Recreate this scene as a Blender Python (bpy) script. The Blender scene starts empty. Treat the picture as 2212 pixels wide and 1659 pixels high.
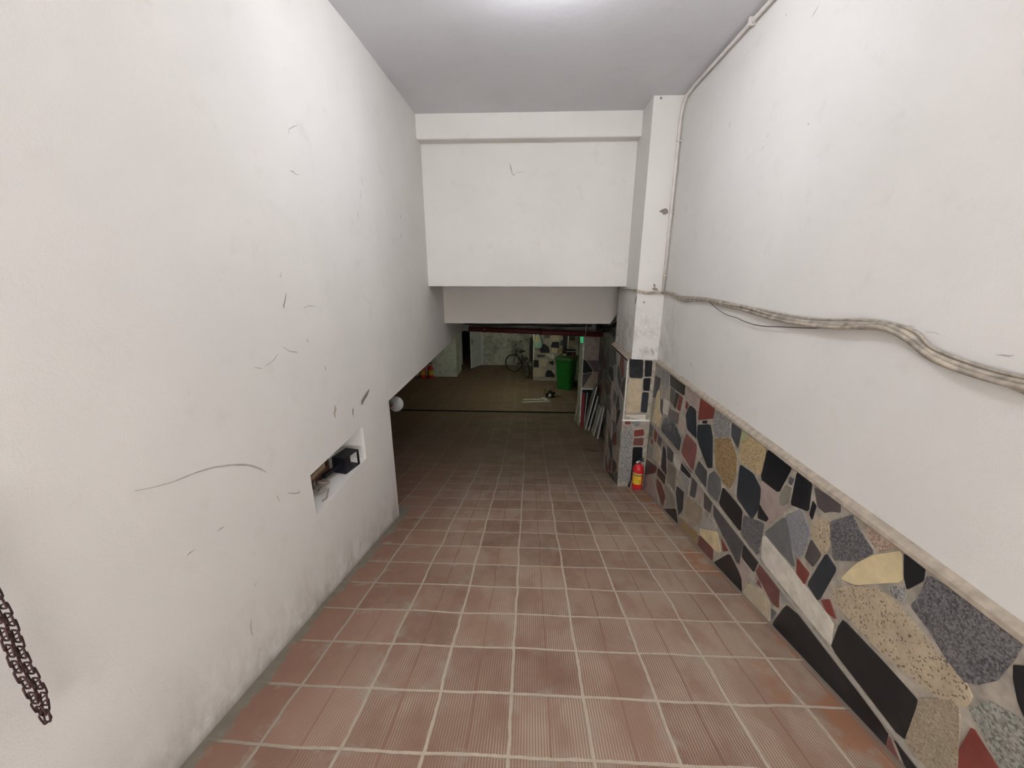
import bpy, math, random
from mathutils import Vector, Matrix, Euler
R = math.radians
S = bpy.context.scene
COL = S.collection

# ---------------------------------------------------------------- camera, world, exposure
cam_d = bpy.data.cameras.new('camera'); cam = bpy.data.objects.new('camera', cam_d); COL.objects.link(cam)
cam_d.sensor_width = 36.0
cam_d.lens = 863.0 * 36.0 / 2212.0
cam_d.clip_start = 0.05; cam_d.clip_end = 200
cam.location = (0, 0, 0)
cam.rotation_euler = Euler((R(90 - 16.3), 0, math.atan(40.0 / 863.0 * math.cos(R(16.3)))), 'XYZ')
S.camera = cam
S.view_settings.view_transform = 'Standard'
S.view_settings.look = 'None'
S.view_settings.gamma = 1.0
S.view_settings.use_curve_mapping = False
S.view_settings.exposure = 1.56
w = bpy.data.worlds.new('world'); S.world = w; w.use_nodes = True
w.node_tree.nodes['Background'].inputs[0].default_value = (1.0, 0.98, 0.97, 1)
w.node_tree.nodes['Background'].inputs[1].default_value = 5.0
LAMP_FRONT = 80.0      # emission of the dome lamp over the ramp, just above the frame
REAR_FILL = 4.0       # emission of the unseen globe added behind the camera as fill light
TUBE = 21.0             # emission of the fluorescent tube in the basement
SIGN = 0.12             # green sign in the basement

# ---------------------------------------------------------------- measures (metres, camera at the origin, Y runs down the ramp)
LX, RX = -1.31, 1.5           # wall planes
CZ = 1.628                    # ceiling
RA, RB = -1.595, -0.247       # ramp: z = RA + RB*y
ZF = -3.68                    # basement floor
SO = -1.19                    # underside of the left wall and basement ceiling
def ramp(y): return RA + RB * y + 0.015 * max(0.0, y - 3.4)
RIGHT_STONES=[
 ('L',[(4.6,-1.113),(4.391,-1.074),(4.369,-1.194),(4.557,-1.186)]),
 ('G',[(4.377,-1.08),(4.135,-1.056),(4.107,-1.219),(4.238,-1.29),(4.343,-1.235)]),
 ('K',[(4.12,-1.07),(3.705,-1.064),(3.689,-1.176),(4.079,-1.192)]),
 ('P',[(3.689,-1.071),(3.352,-1.066),(3.351,-1.215),(3.528,-1.223),(3.674,-1.183)]),
 ('D',[(4.6,-1.222),(4.396,-1.201),(4.408,-1.313),(4.526,-1.472),(4.6,-1.483)]),
 ('D',[(4.061,-1.199),(3.936,-1.197),(3.948,-1.354),(4.041,-1.34)]),
 ('K',[(3.908,-1.206),(3.815,-1.203),(3.854,-1.371),(3.937,-1.359)]),
 ('R',[(3.796,-1.204),(3.711,-1.203),(3.744,-1.348),(3.82,-1.358)]),
 ('C',[(4.461,-1.339),(4.396,-1.349),(4.329,-1.547),(4.246,-1.596),(4.259,-1.738),(4.517,-1.759),(4.489,-1.542)]),
 ('D',[(4.325,-1.415),(4.25,-1.41),(4.226,-1.568),(4.297,-1.535)]),
 ('W',[(4.219,-1.38),(4.058,-1.368),(4.047,-1.512),(4.212,-1.54)]),
 ('P2',[(4.037,-1.431),(3.756,-1.382),(3.756,-1.48),(3.849,-1.535),(4.044,-1.538)]),
 ('DS',[(4.147,-1.562),(3.805,-1.521),(3.631,-1.595),(3.64,-1.732),(4.201,-1.748)]),
 ('C2',[(3.753,-1.39),(3.585,-1.414),(3.601,-1.538),(3.733,-1.52)]),
 ('KB',[(3.53,-1.216),(3.397,-1.209),(3.307,-1.45),(3.525,-1.445),(3.596,-1.331)]),
 ('R',[(3.615,-1.208),(3.562,-1.219),(3.583,-1.281),(3.633,-1.269)]),
 ('R',[(3.339,-1.073),(3.065,-1.074),(3.058,-1.16),(3.323,-1.279)]),
 ('K',[(3.239,-1.254),(3.162,-1.221),(3.161,-1.244),(3.22,-1.271)]),
 ('KB',[(3.322,-1.325),(3.098,-1.23),(3.028,-1.303),(2.956,-1.545),(3.031,-1.585),(3.227,-1.484),(3.297,-1.437)]),
 ('RP',[(3.534,-1.495),(3.296,-1.496),(3.272,-1.537),(3.286,-1.758),(3.59,-1.72)]),
 ('G',[(3.044,-1.083),(2.795,-1.084),(2.776,-1.192),(2.995,-1.291),(3.066,-1.203)]),
 ('D',[(2.777,-1.085),(2.64,-1.084),(2.646,-1.227),(2.749,-1.18)]),
 ('O',[(2.989,-1.309),(2.765,-1.203),(2.641,-1.287),(2.613,-1.43),(2.664,-1.558),(2.762,-1.568),(2.91,-1.508)]),
 ('Y',[(2.533,-1.088),(2.339,-1.075),(2.317,-1.192),(2.351,-1.275),(2.614,-1.299),(2.62,-1.176)]),
 ('GR',[(2.622,-1.083),(2.552,-1.081),(2.581,-1.141),(2.629,-1.163)]),
 ('K',[(2.323,-1.079),(2.118,-1.064),(2.088,-1.09),(2.148,-1.276),(2.333,-1.289)]),
 ('KB',[(2.586,-1.32),(2.423,-1.301),(2.318,-1.348),(2.295,-1.472),(2.341,-1.594),(2.557,-1.565)]),
 ('K',[(2.299,-1.453),(2.185,-1.476),(2.201,-1.511),(2.286,-1.544)]),
 ('P',[(2.328,-1.299),(2.145,-1.286),(2.117,-1.336),(2.048,-1.313),(2.177,-1.518),(2.272,-1.452),(2.291,-1.404)]),
 ('GO',[(2.106,-1.2),(2.054,-1.189),(2.057,-1.287),(2.104,-1.336),(2.133,-1.301)]),
 ('D',[(2.084,-1.137),(2.051,-1.131),(2.061,-1.174),(2.084,-1.173)]),
 ('D',[(3.201,-1.61),(3.034,-1.616),(3.014,-1.76),(3.252,-1.747)]),
 ('D2',[(2.917,-1.552),(2.804,-1.559),(2.774,-1.635),(2.793,-1.754),(2.98,-1.772),(2.994,-1.629)]),
 ('K',[(2.753,-1.597),(2.465,-1.605),(2.438,-1.763),(2.771,-1.758)]),
 ('GD',[(2.437,-1.628),(2.216,-1.534),(2.212,-1.775),(2.421,-1.774)]),
 ('K',[(2.038,-1.077),(1.916,-1.08),(1.898,-1.233),(2.031,-1.279)]),
 ('D3',[(1.894,-1.088),(1.722,-1.074),(1.71,-1.114),(1.759,-1.139),(1.794,-1.171),(1.844,-1.172)]),
 ('K',[(1.884,-1.163),(1.855,-1.175),(1.861,-1.258),(1.883,-1.243)]),
 ('GB',[(2.05,-1.365),(1.95,-1.256),(1.911,-1.284),(1.854,-1.328),(1.854,-1.35),(1.866,-1.478),(1.908,-1.533),(1.98,-1.451)]),
 ('D2',[(2.055,-1.375),(1.988,-1.458),(1.894,-1.596),(2.201,-1.594)]),
 ('B',[(1.811,-1.2),(1.756,-1.197),(1.717,-1.294),(1.734,-1.385),(1.841,-1.346),(1.861,-1.293)]),
 ('GD',[(1.747,-1.191),(1.644,-1.082),(1.595,-1.121),(1.499,-1.167),(1.561,-1.261),(1.677,-1.355),(1.723,-1.256)]),
 ('BP',[(1.574,-1.08),(1.503,-1.051),(1.409,-1.068),(1.487,-1.149),(1.53,-1.129)]),
 ('D3',[(1.837,-1.359),(1.755,-1.389),(1.783,-1.486),(1.848,-1.483)]),
 ('R',[(1.897,-1.527),(1.796,-1.537),(1.809,-1.62),(1.876,-1.609)]),
 ('KB',[(1.727,-1.356),(1.649,-1.384),(1.699,-1.623),(1.79,-1.602)]),
 ('C',[(1.397,-1.075),(1.357,-1.189),(1.538,-1.371),(1.612,-1.405),(1.59,-1.344),(1.558,-1.272),(1.497,-1.179)]),
 ('K',[(1.382,-1.076),(1.299,-1.073),(1.291,-1.122),(1.332,-1.201),(1.355,-1.164)]),
 ('GD',[(1.281,-1.086),(1.113,-1.055),(0.989,-1.072),(0.994,-1.14),(1.008,-1.241),(1.046,-1.31),(1.077,-1.339),(1.145,-1.319),(1.213,-1.279),(1.301,-1.251),(1.284,-1.183)]),
 ('B',[(1.637,-1.495),(1.571,-1.407),(1.441,-1.299),(1.374,-1.284),(1.279,-1.302),(1.179,-1.326),(1.082,-1.331),(1.045,-1.363),(1.049,-1.415),(1.117,-1.479),(1.253,-1.516),(1.367,-1.54),(1.517,-1.544),(1.614,-1.547)]),
 ('G',[(1.407,-1.257),(1.346,-1.2),(1.325,-1.241),(1.337,-1.268),(1.376,-1.272)]),
 ('R',[(1.685,-1.603),(1.642,-1.555),(1.581,-1.61),(1.638,-1.63)]),
 ('W',[(2.204,-1.624),(2.183,-1.601),(1.592,-1.637),(1.571,-1.765),(2.174,-1.771)]),
 ('K',[(1.545,-1.577),(1.313,-1.566),(1.181,-1.565),(1.177,-1.603),(1.174,-1.777),(1.566,-1.768),(1.558,-1.631)]),
 ('BD',[(1.17,-1.549),(1.085,-1.438),(1.058,-1.449),(0.996,-1.677),(1.044,-1.763),(1.166,-1.765),(1.169,-1.63)]),
 ('R',[(1.016,-1.457),(0.912,-1.508),(0.889,-1.55),(0.976,-1.694),(1.018,-1.606),(1.02,-1.573)]),
 ('GG',[(1.043,-1.411),(1.003,-1.327),(0.937,-1.296),(0.913,-1.297),(0.84,-1.38),(0.81,-1.479),(0.857,-1.53),(0.922,-1.492)]),
 ('K',[(0.988,-1.157),(0.957,-1.124),(0.859,-1.264),(0.849,-1.351),(0.945,-1.254),(0.975,-1.199)]),
 ('D',[(4.6,-1.821),(4.491,-1.817),(4.472,-1.934),(4.538,-1.985),(4.6,-1.963)]),
 ('R',[(4.418,-1.812),(4.302,-1.832),(4.32,-1.951),(4.411,-1.933)]),
 ('D',[(4.274,-1.824),(4.143,-1.834),(4.165,-1.929),(4.269,-1.932)]),
 ('R',[(4.487,-1.971),(4.422,-1.98),(4.439,-2.031),(4.487,-2.032)]),
 ('L',[(4.598,-2.061),(4.405,-2.07),(4.388,-2.182),(4.535,-2.206)]),
 ('R',[(4.6,-1.874),(4.6,-1.893),(4.6,-2.176),(4.6,-2.22)]),
 ('C3',[(4.386,-1.968),(4.143,-1.959),(4.102,-2.136),(4.347,-2.161)]),
 ('K',[(4.076,-1.877),(3.994,-1.888),(3.89,-2.132),(4.069,-2.144)]),
 ('D3',[(3.954,-1.81),(3.789,-1.789),(3.766,-1.921),(3.934,-1.952)]),
 ('W',[(3.758,-1.793),(3.575,-1.793),(3.589,-1.916),(3.736,-1.905)]),
 ('D3',[(4.6,-2.304),(4.204,-2.199),(4.22,-2.285),(4.587,-2.515)]),
 ('P',[(4.591,-2.593),(4.434,-2.418),(4.243,-2.411),(3.952,-2.567),(4.564,-2.697)]),
 ('R2',[(4.173,-2.332),(4.012,-2.299),(3.846,-2.364),(3.895,-2.524),(4.127,-2.43)]),
 ('K',[(4.158,-2.187),(3.92,-2.158),(3.915,-2.259),(4.164,-2.28)]),
 ('GO',[(3.882,-1.961),(3.654,-1.934),(3.62,-2.169),(3.867,-2.154)]),
 ('K',[(3.549,-1.79),(3.315,-1.777),(3.327,-1.851),(3.546,-1.882)]),
 ('L',[(3.512,-1.889),(3.325,-1.868),(3.327,-2.025),(3.493,-2.015)]),
 ('D',[(3.279,-1.792),(3.175,-1.79),(3.172,-1.956),(3.283,-1.998)]),
 ('L2',[(3.89,-2.232),(3.583,-2.222),(3.559,-2.294),(3.775,-2.446)]),
 ('KB',[(3.585,-2.084),(3.417,-2.045),(3.387,-2.218),(3.462,-2.332),(3.587,-2.164)]),
 ('K',[(3.847,-2.513),(3.544,-2.311),(3.478,-2.396),(3.462,-2.443),(3.621,-2.527)]),
 ('BD2',[(3.357,-2.046),(3.019,-1.954),(3.001,-2.061),(3.109,-2.209),(3.354,-2.236)]),
 ('P',[(3.146,-1.799),(3.036,-1.796),(3.032,-1.914),(3.139,-1.922)]),
 ('D3',[(3.022,-1.806),(2.872,-1.795),(2.878,-1.909),(2.991,-1.933)]),
 ('W2',[(2.998,-2.029),(2.803,-1.925),(2.744,-1.969),(3.026,-2.149)]),
 ('C',[(3.017,-2.153),(2.727,-1.977),(2.635,-2.085),(2.673,-2.124),(2.956,-2.211)]),
 ('O',[(3.443,-2.331),(3.041,-2.211),(3.006,-2.232),(3.042,-2.367),(3.329,-2.459)]),
 ('R2',[(2.991,-2.2),(2.746,-2.147),(2.714,-2.302),(3.007,-2.361)]),
 ('R',[(2.662,-1.983),(2.541,-1.999),(2.605,-2.056)]),
 ('D',[(2.845,-1.803),(2.389,-1.793),(2.391,-1.998),(2.672,-1.934),(2.814,-1.899)]),
 ('K',[(2.377,-1.812),(2.199,-1.798),(2.221,-1.907),(2.372,-1.913)]),
 ('K',[(2.52,-2.007),(2.329,-2.055),(2.292,-2.19),(2.515,-2.27),(2.696,-2.292),(2.704,-2.239)]),
 ('P',[(2.368,-1.926),(2.249,-1.929),(2.281,-2.049),(2.29,-2.126),(2.378,-2.015)]),
 ('R2',[(2.179,-1.813),(1.973,-1.806),(1.946,-1.918),(2.002,-1.939),(2.202,-1.888)]),
 ('R2',[(2.158,-1.91),(2.117,-1.937),(2.174,-1.954)]),
 ('C3',[(2.258,-2.033),(2.114,-1.947),(2.025,-1.96),(1.988,-2.1),(2.253,-2.202),(2.285,-2.121)]),
 ('D2',[(2.001,-1.975),(1.953,-1.961),(1.979,-2.046)]),
 ('L',[(1.962,-1.805),(1.883,-1.817),(1.932,-1.876)]),
 ('K',[(1.958,-2.034),(1.909,-1.884),(1.888,-1.84),(1.757,-1.803),(1.23,-1.819),(1.223,-1.893),(1.523,-1.98),(1.961,-2.097)]),
 ('R2',[(1.22,-1.823),(1.129,-1.894),(1.168,-1.9),(1.214,-1.895)]),
 ('K',[(1.206,-1.811),(1.006,-1.799),(1.028,-1.861),(1.12,-1.87)]),
 ('B',[(0.996,-1.79),(0.828,-1.817),(0.85,-1.918),(0.984,-1.914)]),
]
COLUMN_STONES=[
 ('K',[(1.168,-1.032),(1.329,-1.037),(1.344,-1.262),(1.186,-1.257)]),
 ('K',[(1.35,-1.043),(1.437,-1.048),(1.441,-1.239),(1.362,-1.242)]),
 ('V',[(1.184,-1.274),(1.342,-1.278),(1.35,-1.671),(1.303,-1.695),(1.181,-1.697)]),
 ('K',[(1.352,-1.264),(1.436,-1.257),(1.437,-1.418),(1.36,-1.415)]),
 ('KB',[(1.355,-1.431),(1.432,-1.436),(1.432,-1.693),(1.356,-1.688)]),
 ('W',[(1.177,-1.727),(1.426,-1.719),(1.42,-1.787),(1.347,-1.782),(1.201,-1.747)]),
 ('R',[(1.176,-1.79),(1.249,-1.796),(1.243,-1.851),(1.18,-1.846)]),
 ('GB',[(1.27,-1.795),(1.365,-1.8),(1.354,-1.863),(1.319,-1.884),(1.268,-1.84)]),
 ('R',[(1.298,-1.931),(1.412,-1.908),(1.426,-1.992),(1.307,-2.015)]),
 ('R2',[(1.303,-2.034),(1.423,-2.025),(1.426,-2.131),(1.304,-2.129)]),
 ('K',[(1.3,-2.153),(1.422,-2.15),(1.431,-2.324),(1.356,-2.617),(1.319,-2.618)]),
 ('G',[(1.175,-1.882),(1.284,-1.915),(1.293,-2.101),(1.299,-2.641),(1.162,-2.645),(1.156,-1.965)]),
]
PIER_STONES=[
 ('K',[(0.753,-2.372),(0.98,-2.371),(0.987,-2.577),(0.698,-2.555)]),
 ('K',[(0.467,-2.423),(0.638,-2.531),(0.679,-2.739),(0.366,-2.742),(0.351,-2.607)]),
 ('D',[(1.015,-2.346),(1.144,-2.285),(1.152,-2.503),(1.008,-2.492)]),
 ('C',[(0.747,-2.585),(0.915,-2.59),(0.908,-2.749),(0.74,-2.745)]),
 ('W',[(0.524,-2.79),(0.819,-2.787),(0.838,-3.004)]),
 ('K',[(0.675,-3.037),(0.808,-3.01),(0.817,-3.122),(0.788,-3.173),(0.652,-3.099)]),
 ('K',[(0.153,-2.998),(0.31,-2.997),(0.321,-3.241),(0.144,-3.243)]),
 ('C3',[(0.345,-2.928),(0.551,-2.926),(0.626,-3.012),(0.534,-3.238),(0.339,-3.24)]),
 ('C3',[(0.132,-3.28),(0.462,-3.271),(0.537,-3.377),(0.505,-3.555),(0.137,-3.604)]),
 ('K',[(0.586,-3.351),(0.738,-3.343),(0.871,-3.525),(0.861,-3.582),(0.542,-3.574)]),
 ('W',[(0.75,-3.334),(0.841,-3.338),(0.88,-3.5)]),
 ('D3',[(0.246,-2.805),(0.512,-2.803),(0.526,-2.889),(0.26,-2.904)]),
 ('D3',[(0.46,-2.086),(0.698,-2.084),(0.654,-2.24),(0.488,-2.266)]),
 ('C3',[(0.699,-2.156),(0.985,-2.154),(0.979,-2.346),(0.705,-2.349)]),
 ('O',[(0.952,-2.602),(1.129,-2.539),(1.147,-2.71),(0.944,-2.749)]),
]
LEFT_MARKS=[
 ('g',[0.002, 0.0029, 0.0039, 0.0043, 0.0049, 0.0069, 0.0098, 0.0098, 0.0098, 0.0039],[(1.121,-0.716),(1.182,-0.739),(1.252,-0.76),(1.352,-0.777),(1.442,-0.799),(1.538,-0.839),(1.617,-0.88),(1.657,-0.908),(1.704,-0.948),(1.74,-0.988)]),
 ('g',[0.0052, 0.0052, 0.0105, 0.0052],[(1.87,-1.183),(1.942,-1.231),(1.973,-1.241),(1.972,-1.225)]),
 ('d',[0.011, 0.0331, 0.0294, 0.011],[(2.899,-1.024),(2.915,-0.999),(2.993,-0.978),(3.047,-0.956)]),
 ('d',[0.0035, 0.0173, 0.0138, 0.0035, 0.0035],[(2.76,-1.005),(2.747,-1.023),(2.741,-1.046),(2.742,-1.072),(2.745,-1.092)]),
 ('b',[0.0157, 0.0282, 0.0251, 0.0094],[(2.5,-0.899),(2.494,-0.924),(2.474,-0.946),(2.478,-0.981)]),
 ('d',[0.0025, 0.0062, 0.0087, 0.0025],[(2.142,-0.131),(2.125,-0.161),(2.098,-0.2),(2.102,-0.213)]),
 ('g',[0.0025, 0.005, 0.005, 0.0025],[(2.384,0.686),(2.396,0.714),(2.437,0.737),(2.488,0.759)]),
 ('g',[0.0026, 0.0077, 0.0051, 0.0026],[(2.347,0.501),(2.378,0.503),(2.399,0.496),(2.431,0.498)]),
 ('g',[0.0024, 0.0047, 0.0047, 0.0024],[(1.866,-0.472),(1.919,-0.464),(1.953,-0.452),(1.985,-0.435)]),
 ('g',[0.0025, 0.0051, 0.0051],[(2.037,-0.408),(2.088,-0.441),(2.159,-0.461)]),
 ('g',[0.0022, 0.0045, 0.0022],[(1.79,-0.458),(1.821,-0.468),(1.846,-0.479)]),
 ('d',[0.001, 0.004, 0.001],[(1.387,-1.073),(1.408,-1.072),(1.429,-1.076)]),
 ('d',[0.0009, 0.0036, 0.0009],[(1.233,-1.067),(1.25,-1.066),(1.272,-1.068)]),
 ('g',[0.0022, 0.0045, 0.0022],[(1.523,-1.485),(1.521,-1.467),(1.537,-1.471)]),
 ('g',[0.0044, 0.0066, 0.0066, 0.0022],[(1.458,-1.613),(1.445,-1.638),(1.441,-1.674),(1.444,-1.7)]),
 ('g',[0.0024, 0.0049, 0.0024],[(1.778,-1.141),(1.788,-1.163),(1.796,-1.191)]),
 ('g',[0.0035, 0.0053, 0.0035],[(3.305,0.666),(3.315,0.636),(3.324,0.605)]),
 ('d',[0.0046, 0.0092, 0.0046],[(4.225,0.508),(4.233,0.483),(4.213,0.459)]),
 ('d',[0.0046, 0.0092, 0.0046],[(4.195,0.329),(4.204,0.308),(4.182,0.28)]),
 ('g',[0.0035, 0.0053, 0.0035],[(3.27,0.564),(3.27,0.532),(3.253,0.497)]),
 ('g',[0.0035, 0.0052, 0.0035],[(3.187,0.407),(3.17,0.373),(3.17,0.341)]),
 ('d',[0.003, 0.0059, 0.003],[(2.433,-0.606),(2.438,-0.629),(2.429,-0.641)]),
 ('d',[0.0027, 0.0055, 0.0027],[(2.276,-0.405),(2.278,-0.417),(2.281,-0.428)]),
 ('g',[0.0027, 0.0055, 0.0027],[(2.285,-0.226),(2.352,-0.219),(2.413,-0.23)]),
 ('g',[0.0024, 0.0049, 0.0024],[(2.101,-0.053),(2.12,-0.042),(2.12,-0.025)]),
 ('p',[0.004, 0.01, 0.008, 0.004],[(1.193,-1.796),(1.215,-1.793),(1.237,-1.791),(1.254,-1.792)]),
 ('p',[0.0038, 0.0096, 0.0057],[(1.121,-1.783),(1.14,-1.793),(1.153,-1.8)]),
 ('p',[0.0092, 0.0323, 0.0231, 0.0092],[(3.283,-2.443),(3.355,-2.432),(3.427,-2.43),(3.487,-2.427)]),
 ('g',[0.0044, 0.0089, 0.0044],[(3.204,-2.438),(3.24,-2.402),(3.273,-2.374)]),
]
RIGHT_MARKS=[
 ('g',[0.0025, 0.0074, 0.0049, 0.0025],[(2.693,1.292),(2.681,1.303),(2.663,1.314),(2.652,1.324)]),
 ('g',[0.0028, 0.0055, 0.0028],[(2.969,1.446),(2.956,1.433),(2.964,1.43)]),
 ('g',[0.0035, 0.007, 0.0035],[(3.536,1.068),(3.536,1.043),(3.535,1.018)]),
 ('g',[0.003, 0.006, 0.003],[(3.006,0.73),(2.994,0.743),(2.986,0.754)]),
 ('g',[0.0029, 0.0059, 0.0029],[(2.961,0.793),(2.954,0.801),(2.946,0.809)]),
 ('g',[0.0015, 0.0044, 0.0058, 0.0015],[(1.327,-0.271),(1.311,-0.268),(1.293,-0.267),(1.279,-0.262)]),
 ('g',[0.0018, 0.0036, 0.0018],[(1.653,-0.222),(1.638,-0.223),(1.623,-0.223)]),
 ('g',[0.0017, 0.0026, 0.0017],[(1.577,-0.236),(1.545,-0.232),(1.523,-0.236)]),
 ('p',[0.01, 0.035, 0.025, 0.04, 0.01],[(4.509,-0.463),(4.421,-0.543),(4.34,-0.607),(4.37,-0.696),(4.269,-0.779)]),
 ('p',[0.0129, 0.0386, 0.0514, 0.0171],[(3.754,-0.807),(3.696,-0.847),(3.637,-0.89),(3.593,-0.927)]),
 ('g',[0.0053, 0.0107, 0.0053, 0.0107, 0.0053],[(4.71,-0.343),(4.684,-0.523),(4.691,-0.657),(4.672,-0.815),(4.67,-0.98)]),
 ('g',[0.0048, 0.0097, 0.0048],[(4.293,-0.36),(4.323,-0.482),(4.238,-0.568)]),
 ('g',[0.005, 0.0075, 0.0025],[(2.557,0.751),(2.547,0.744),(2.541,0.748)]),
]
HEADER_MARKS=[
 ('g',[0.0054, 0.0163, 0.0054],[(-0.258,1.169),(-0.242,1.106),(-0.226,1.047)]),
 ('g',[0.0054, 0.0109, 0.0054],[(-0.226,1.047),(-0.204,1.037),(-0.193,1.056)]),
 ('g',[0.0027, 0.0054, 0.0027],[(-0.193,1.061),(-0.144,1.07),(-0.074,1.075)]),
]
COLUMN_MARKS=[
 ('c',[0.0049, 0.0344, 0.0688, 0.0491, 0.0098],[(1.358,0.567),(1.386,0.571),(1.416,0.566),(1.436,0.562),(1.451,0.553)]),
 ('h',[0.0183, 0.0229, 0.0183],[(1.26,1.61),(1.27,1.606),(1.279,1.602)]),
 ('c',[0.0103, 0.0258, 0.0155],[(1.373,-0.177),(1.385,-0.197),(1.381,-0.213)]),
 ('c',[0.0155, 0.0362, 0.0259, 0.0103],[(1.363,-0.233),(1.388,-0.233),(1.409,-0.238),(1.425,-0.248)]),
 ('d',[0.0105, 0.0209, 0.0105],[(1.278,-0.37),(1.284,-0.381),(1.29,-0.391)]),
 ('d',[0.0052, 0.0157, 0.0104, 0.0052],[(1.195,-0.304),(1.193,-0.34),(1.19,-0.365),(1.187,-0.396)]),
 ('g',[0.0108, 0.027, 0.027, 0.0108],[(1.412,-0.905),(1.426,-0.938),(1.444,-0.965),(1.453,-0.992)]),
]

# ---------------------------------------------------------------- materials
class NT:
    def __init__(s, name, rough=0.6, metallic=0.0, spec=0.5):
        s.m = bpy.data.materials.new(name); s.m.use_nodes = True
        s.t = s.m.node_tree; s.b = s.t.nodes['Principled BSDF']
        s.b.inputs['Roughness'].default_value = rough; s.b.inputs['Metallic'].default_value = metallic
        s.b.inputs['Specular IOR Level'].default_value = spec
        s.pos = None
    def n(s, t, **k):
        x = s.t.nodes.new(t)
        for a, v in k.items(): setattr(x, a, v)
        return x
    def put(s, sock, v):
        if hasattr(v, 'links') or isinstance(v, bpy.types.NodeSocket): s.t.links.new(v, sock)
        elif isinstance(v, (tuple, list)) and len(v) == 3 and sock.type == 'RGBA': sock.default_value = (*v, 1)
        else: sock.default_value = v
    def P(s):
        if s.pos is None: s.pos = s.n('ShaderNodeTexCoord').outputs['Object']
        return s.pos
    def math(s, op, a, b=0.0, c=0.0, clamp=False):
        x = s.n('ShaderNodeMath', operation=op, use_clamp=clamp)
        s.put(x.inputs[0], a); s.put(x.inputs[1], b); s.put(x.inputs[2], c); return x.outputs[0]
    def xyz(s):
        x = s.n('ShaderNodeSeparateXYZ'); s.put(x.inputs[0], s.P()); return x.outputs
    def comb(s, a, b, c):
        x = s.n('ShaderNodeCombineXYZ'); s.put(x.inputs[0], a); s.put(x.inputs[1], b); s.put(x.inputs[2], c); return x.outputs[0]
    def noise(s, scale, detail=3.0, rough=0.5, vec=None, dist=0.0):
        x = s.n('ShaderNodeTexNoise'); s.put(x.inputs['Vector'], vec if vec is not None else s.P())
        x.inputs['Scale'].default_value = scale; x.inputs['Detail'].default_value = detail
        x.inputs['Roughness'].default_value = rough; x.inputs['Distortion'].default_value = dist; return x.outputs['Fac']
    def vor(s, scale, feature='F1', out='Color'):
        x = s.n('ShaderNodeTexVoronoi', feature=feature); s.put(x.inputs['Vector'], s.P()); x.inputs['Scale'].default_value = scale; return x.outputs[out]
    def ramp(s, v, lo, hi, a=0.0, b=1.0):
        x = s.n('ShaderNodeMapRange', clamp=True); s.put(x.inputs[0], v); s.put(x.inputs[1], lo); s.put(x.inputs[2], hi); s.put(x.inputs[3], a); s.put(x.inputs[4], b); return x.outputs[0]
    def mix(s, f, a, b):
        x = s.n('ShaderNodeMix', data_type='RGBA'); s.put(x.inputs[0], f); s.put(x.inputs[6], a); s.put(x.inputs[7], b); return x.outputs[2]
    def bump(s, h, strength=0.3, dist=0.01):
        x = s.n('ShaderNodeBump'); x.inputs['Strength'].default_value = strength; x.inputs['Distance'].default_value = dist
        s.put(x.inputs['Height'], h); s.t.links.new(x.outputs[0], s.b.inputs['Normal'])
    def col(s, c): s.put(s.b.inputs['Base Color'], c); return s
def mat(name, c, rough=0.6, metallic=0.0, var=0.12, scale=20.0, bump=0.0, spec=0.5):
    s = NT(name, rough, metallic, spec)
    f = s.noise(scale, 4.0)
    d = tuple(max(0, x * (1 - var * 2)) for x in c); e = tuple(min(1, x * (1 + var)) for x in c)
    s.col(s.mix(s.ramp(f, 0.3, 0.7), d, e))
    if bump: s.bump(f, bump, 0.005)
    return s.m
def emit(name, c, k):
    s = NT(name); s.col(c); s.b.inputs['Emission Color'].default_value = (*c, 1); s.b.inputs['Emission Strength'].default_value = k; return s.m

WHITE = (0.745, 0.727, 0.695)
def plaster(name, base, dirt=True, band=False, ymin=None):
    s = NT(name, 0.75, spec=0.25)
    X, Y, Z = s.xyz()
    big = s.noise(1.1, 3.0, 0.55); mid = s.noise(6.0, 5.0, 0.6); fine = s.noise(160.0, 2.0, 0.6)
    c = s.mix(s.ramp(big, 0.35, 0.68), tuple(v * 0.93 for v in base), base)
    c = s.mix(s.math('MULTIPLY', s.ramp(mid, 0.58, 0.75), 0.18), c, (0.47, 0.43, 0.38))
    if dirt:
        h = s.math('SUBTRACT', Z, s.math('MULTIPLY_ADD', Y, RB, RA))
        low = s.ramp(h, 0.0, 0.55, 1.0, 0.0)
        streak = s.noise(5.0, 6.0, 0.65, s.comb(X, s.math('MULTIPLY', Y, 1.6), s.math('MULTIPLY', Z, 0.9)))
        f = s.math('MULTIPLY', s.math('MULTIPLY', low, low), s.ramp(streak, 0.36, 0.70), clamp=True)
        c = s.mix(s.math('MULTIPLY', f, 0.85), c, (0.30, 0.26, 0.21))
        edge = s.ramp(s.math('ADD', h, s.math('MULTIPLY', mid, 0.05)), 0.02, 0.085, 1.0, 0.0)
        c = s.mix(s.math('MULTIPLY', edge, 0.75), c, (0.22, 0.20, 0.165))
        zone = s.math('MULTIPLY', s.math('MULTIPLY', s.ramp(Y, 3.95, 4.5), s.ramp(Z, -0.35, -0.75)), s.ramp(X, 0.9, 1.1))
        blot = s.ramp(s.noise(6.5, 7.0, 0.7), 0.44, 0.66)
        c = s.mix(s.math('MULTIPLY', s.math('MULTIPLY', zone, blot), 0.7), c, (0.33, 0.295, 0.25))
    s.col(c)
    s.bump(s.math('ADD', s.math('MULTIPLY', fine, 0.25), s.math('MULTIPLY', s.noise(9.0, 4.0), 1.0)), 0.22, 0.012)
    return s.m
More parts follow.
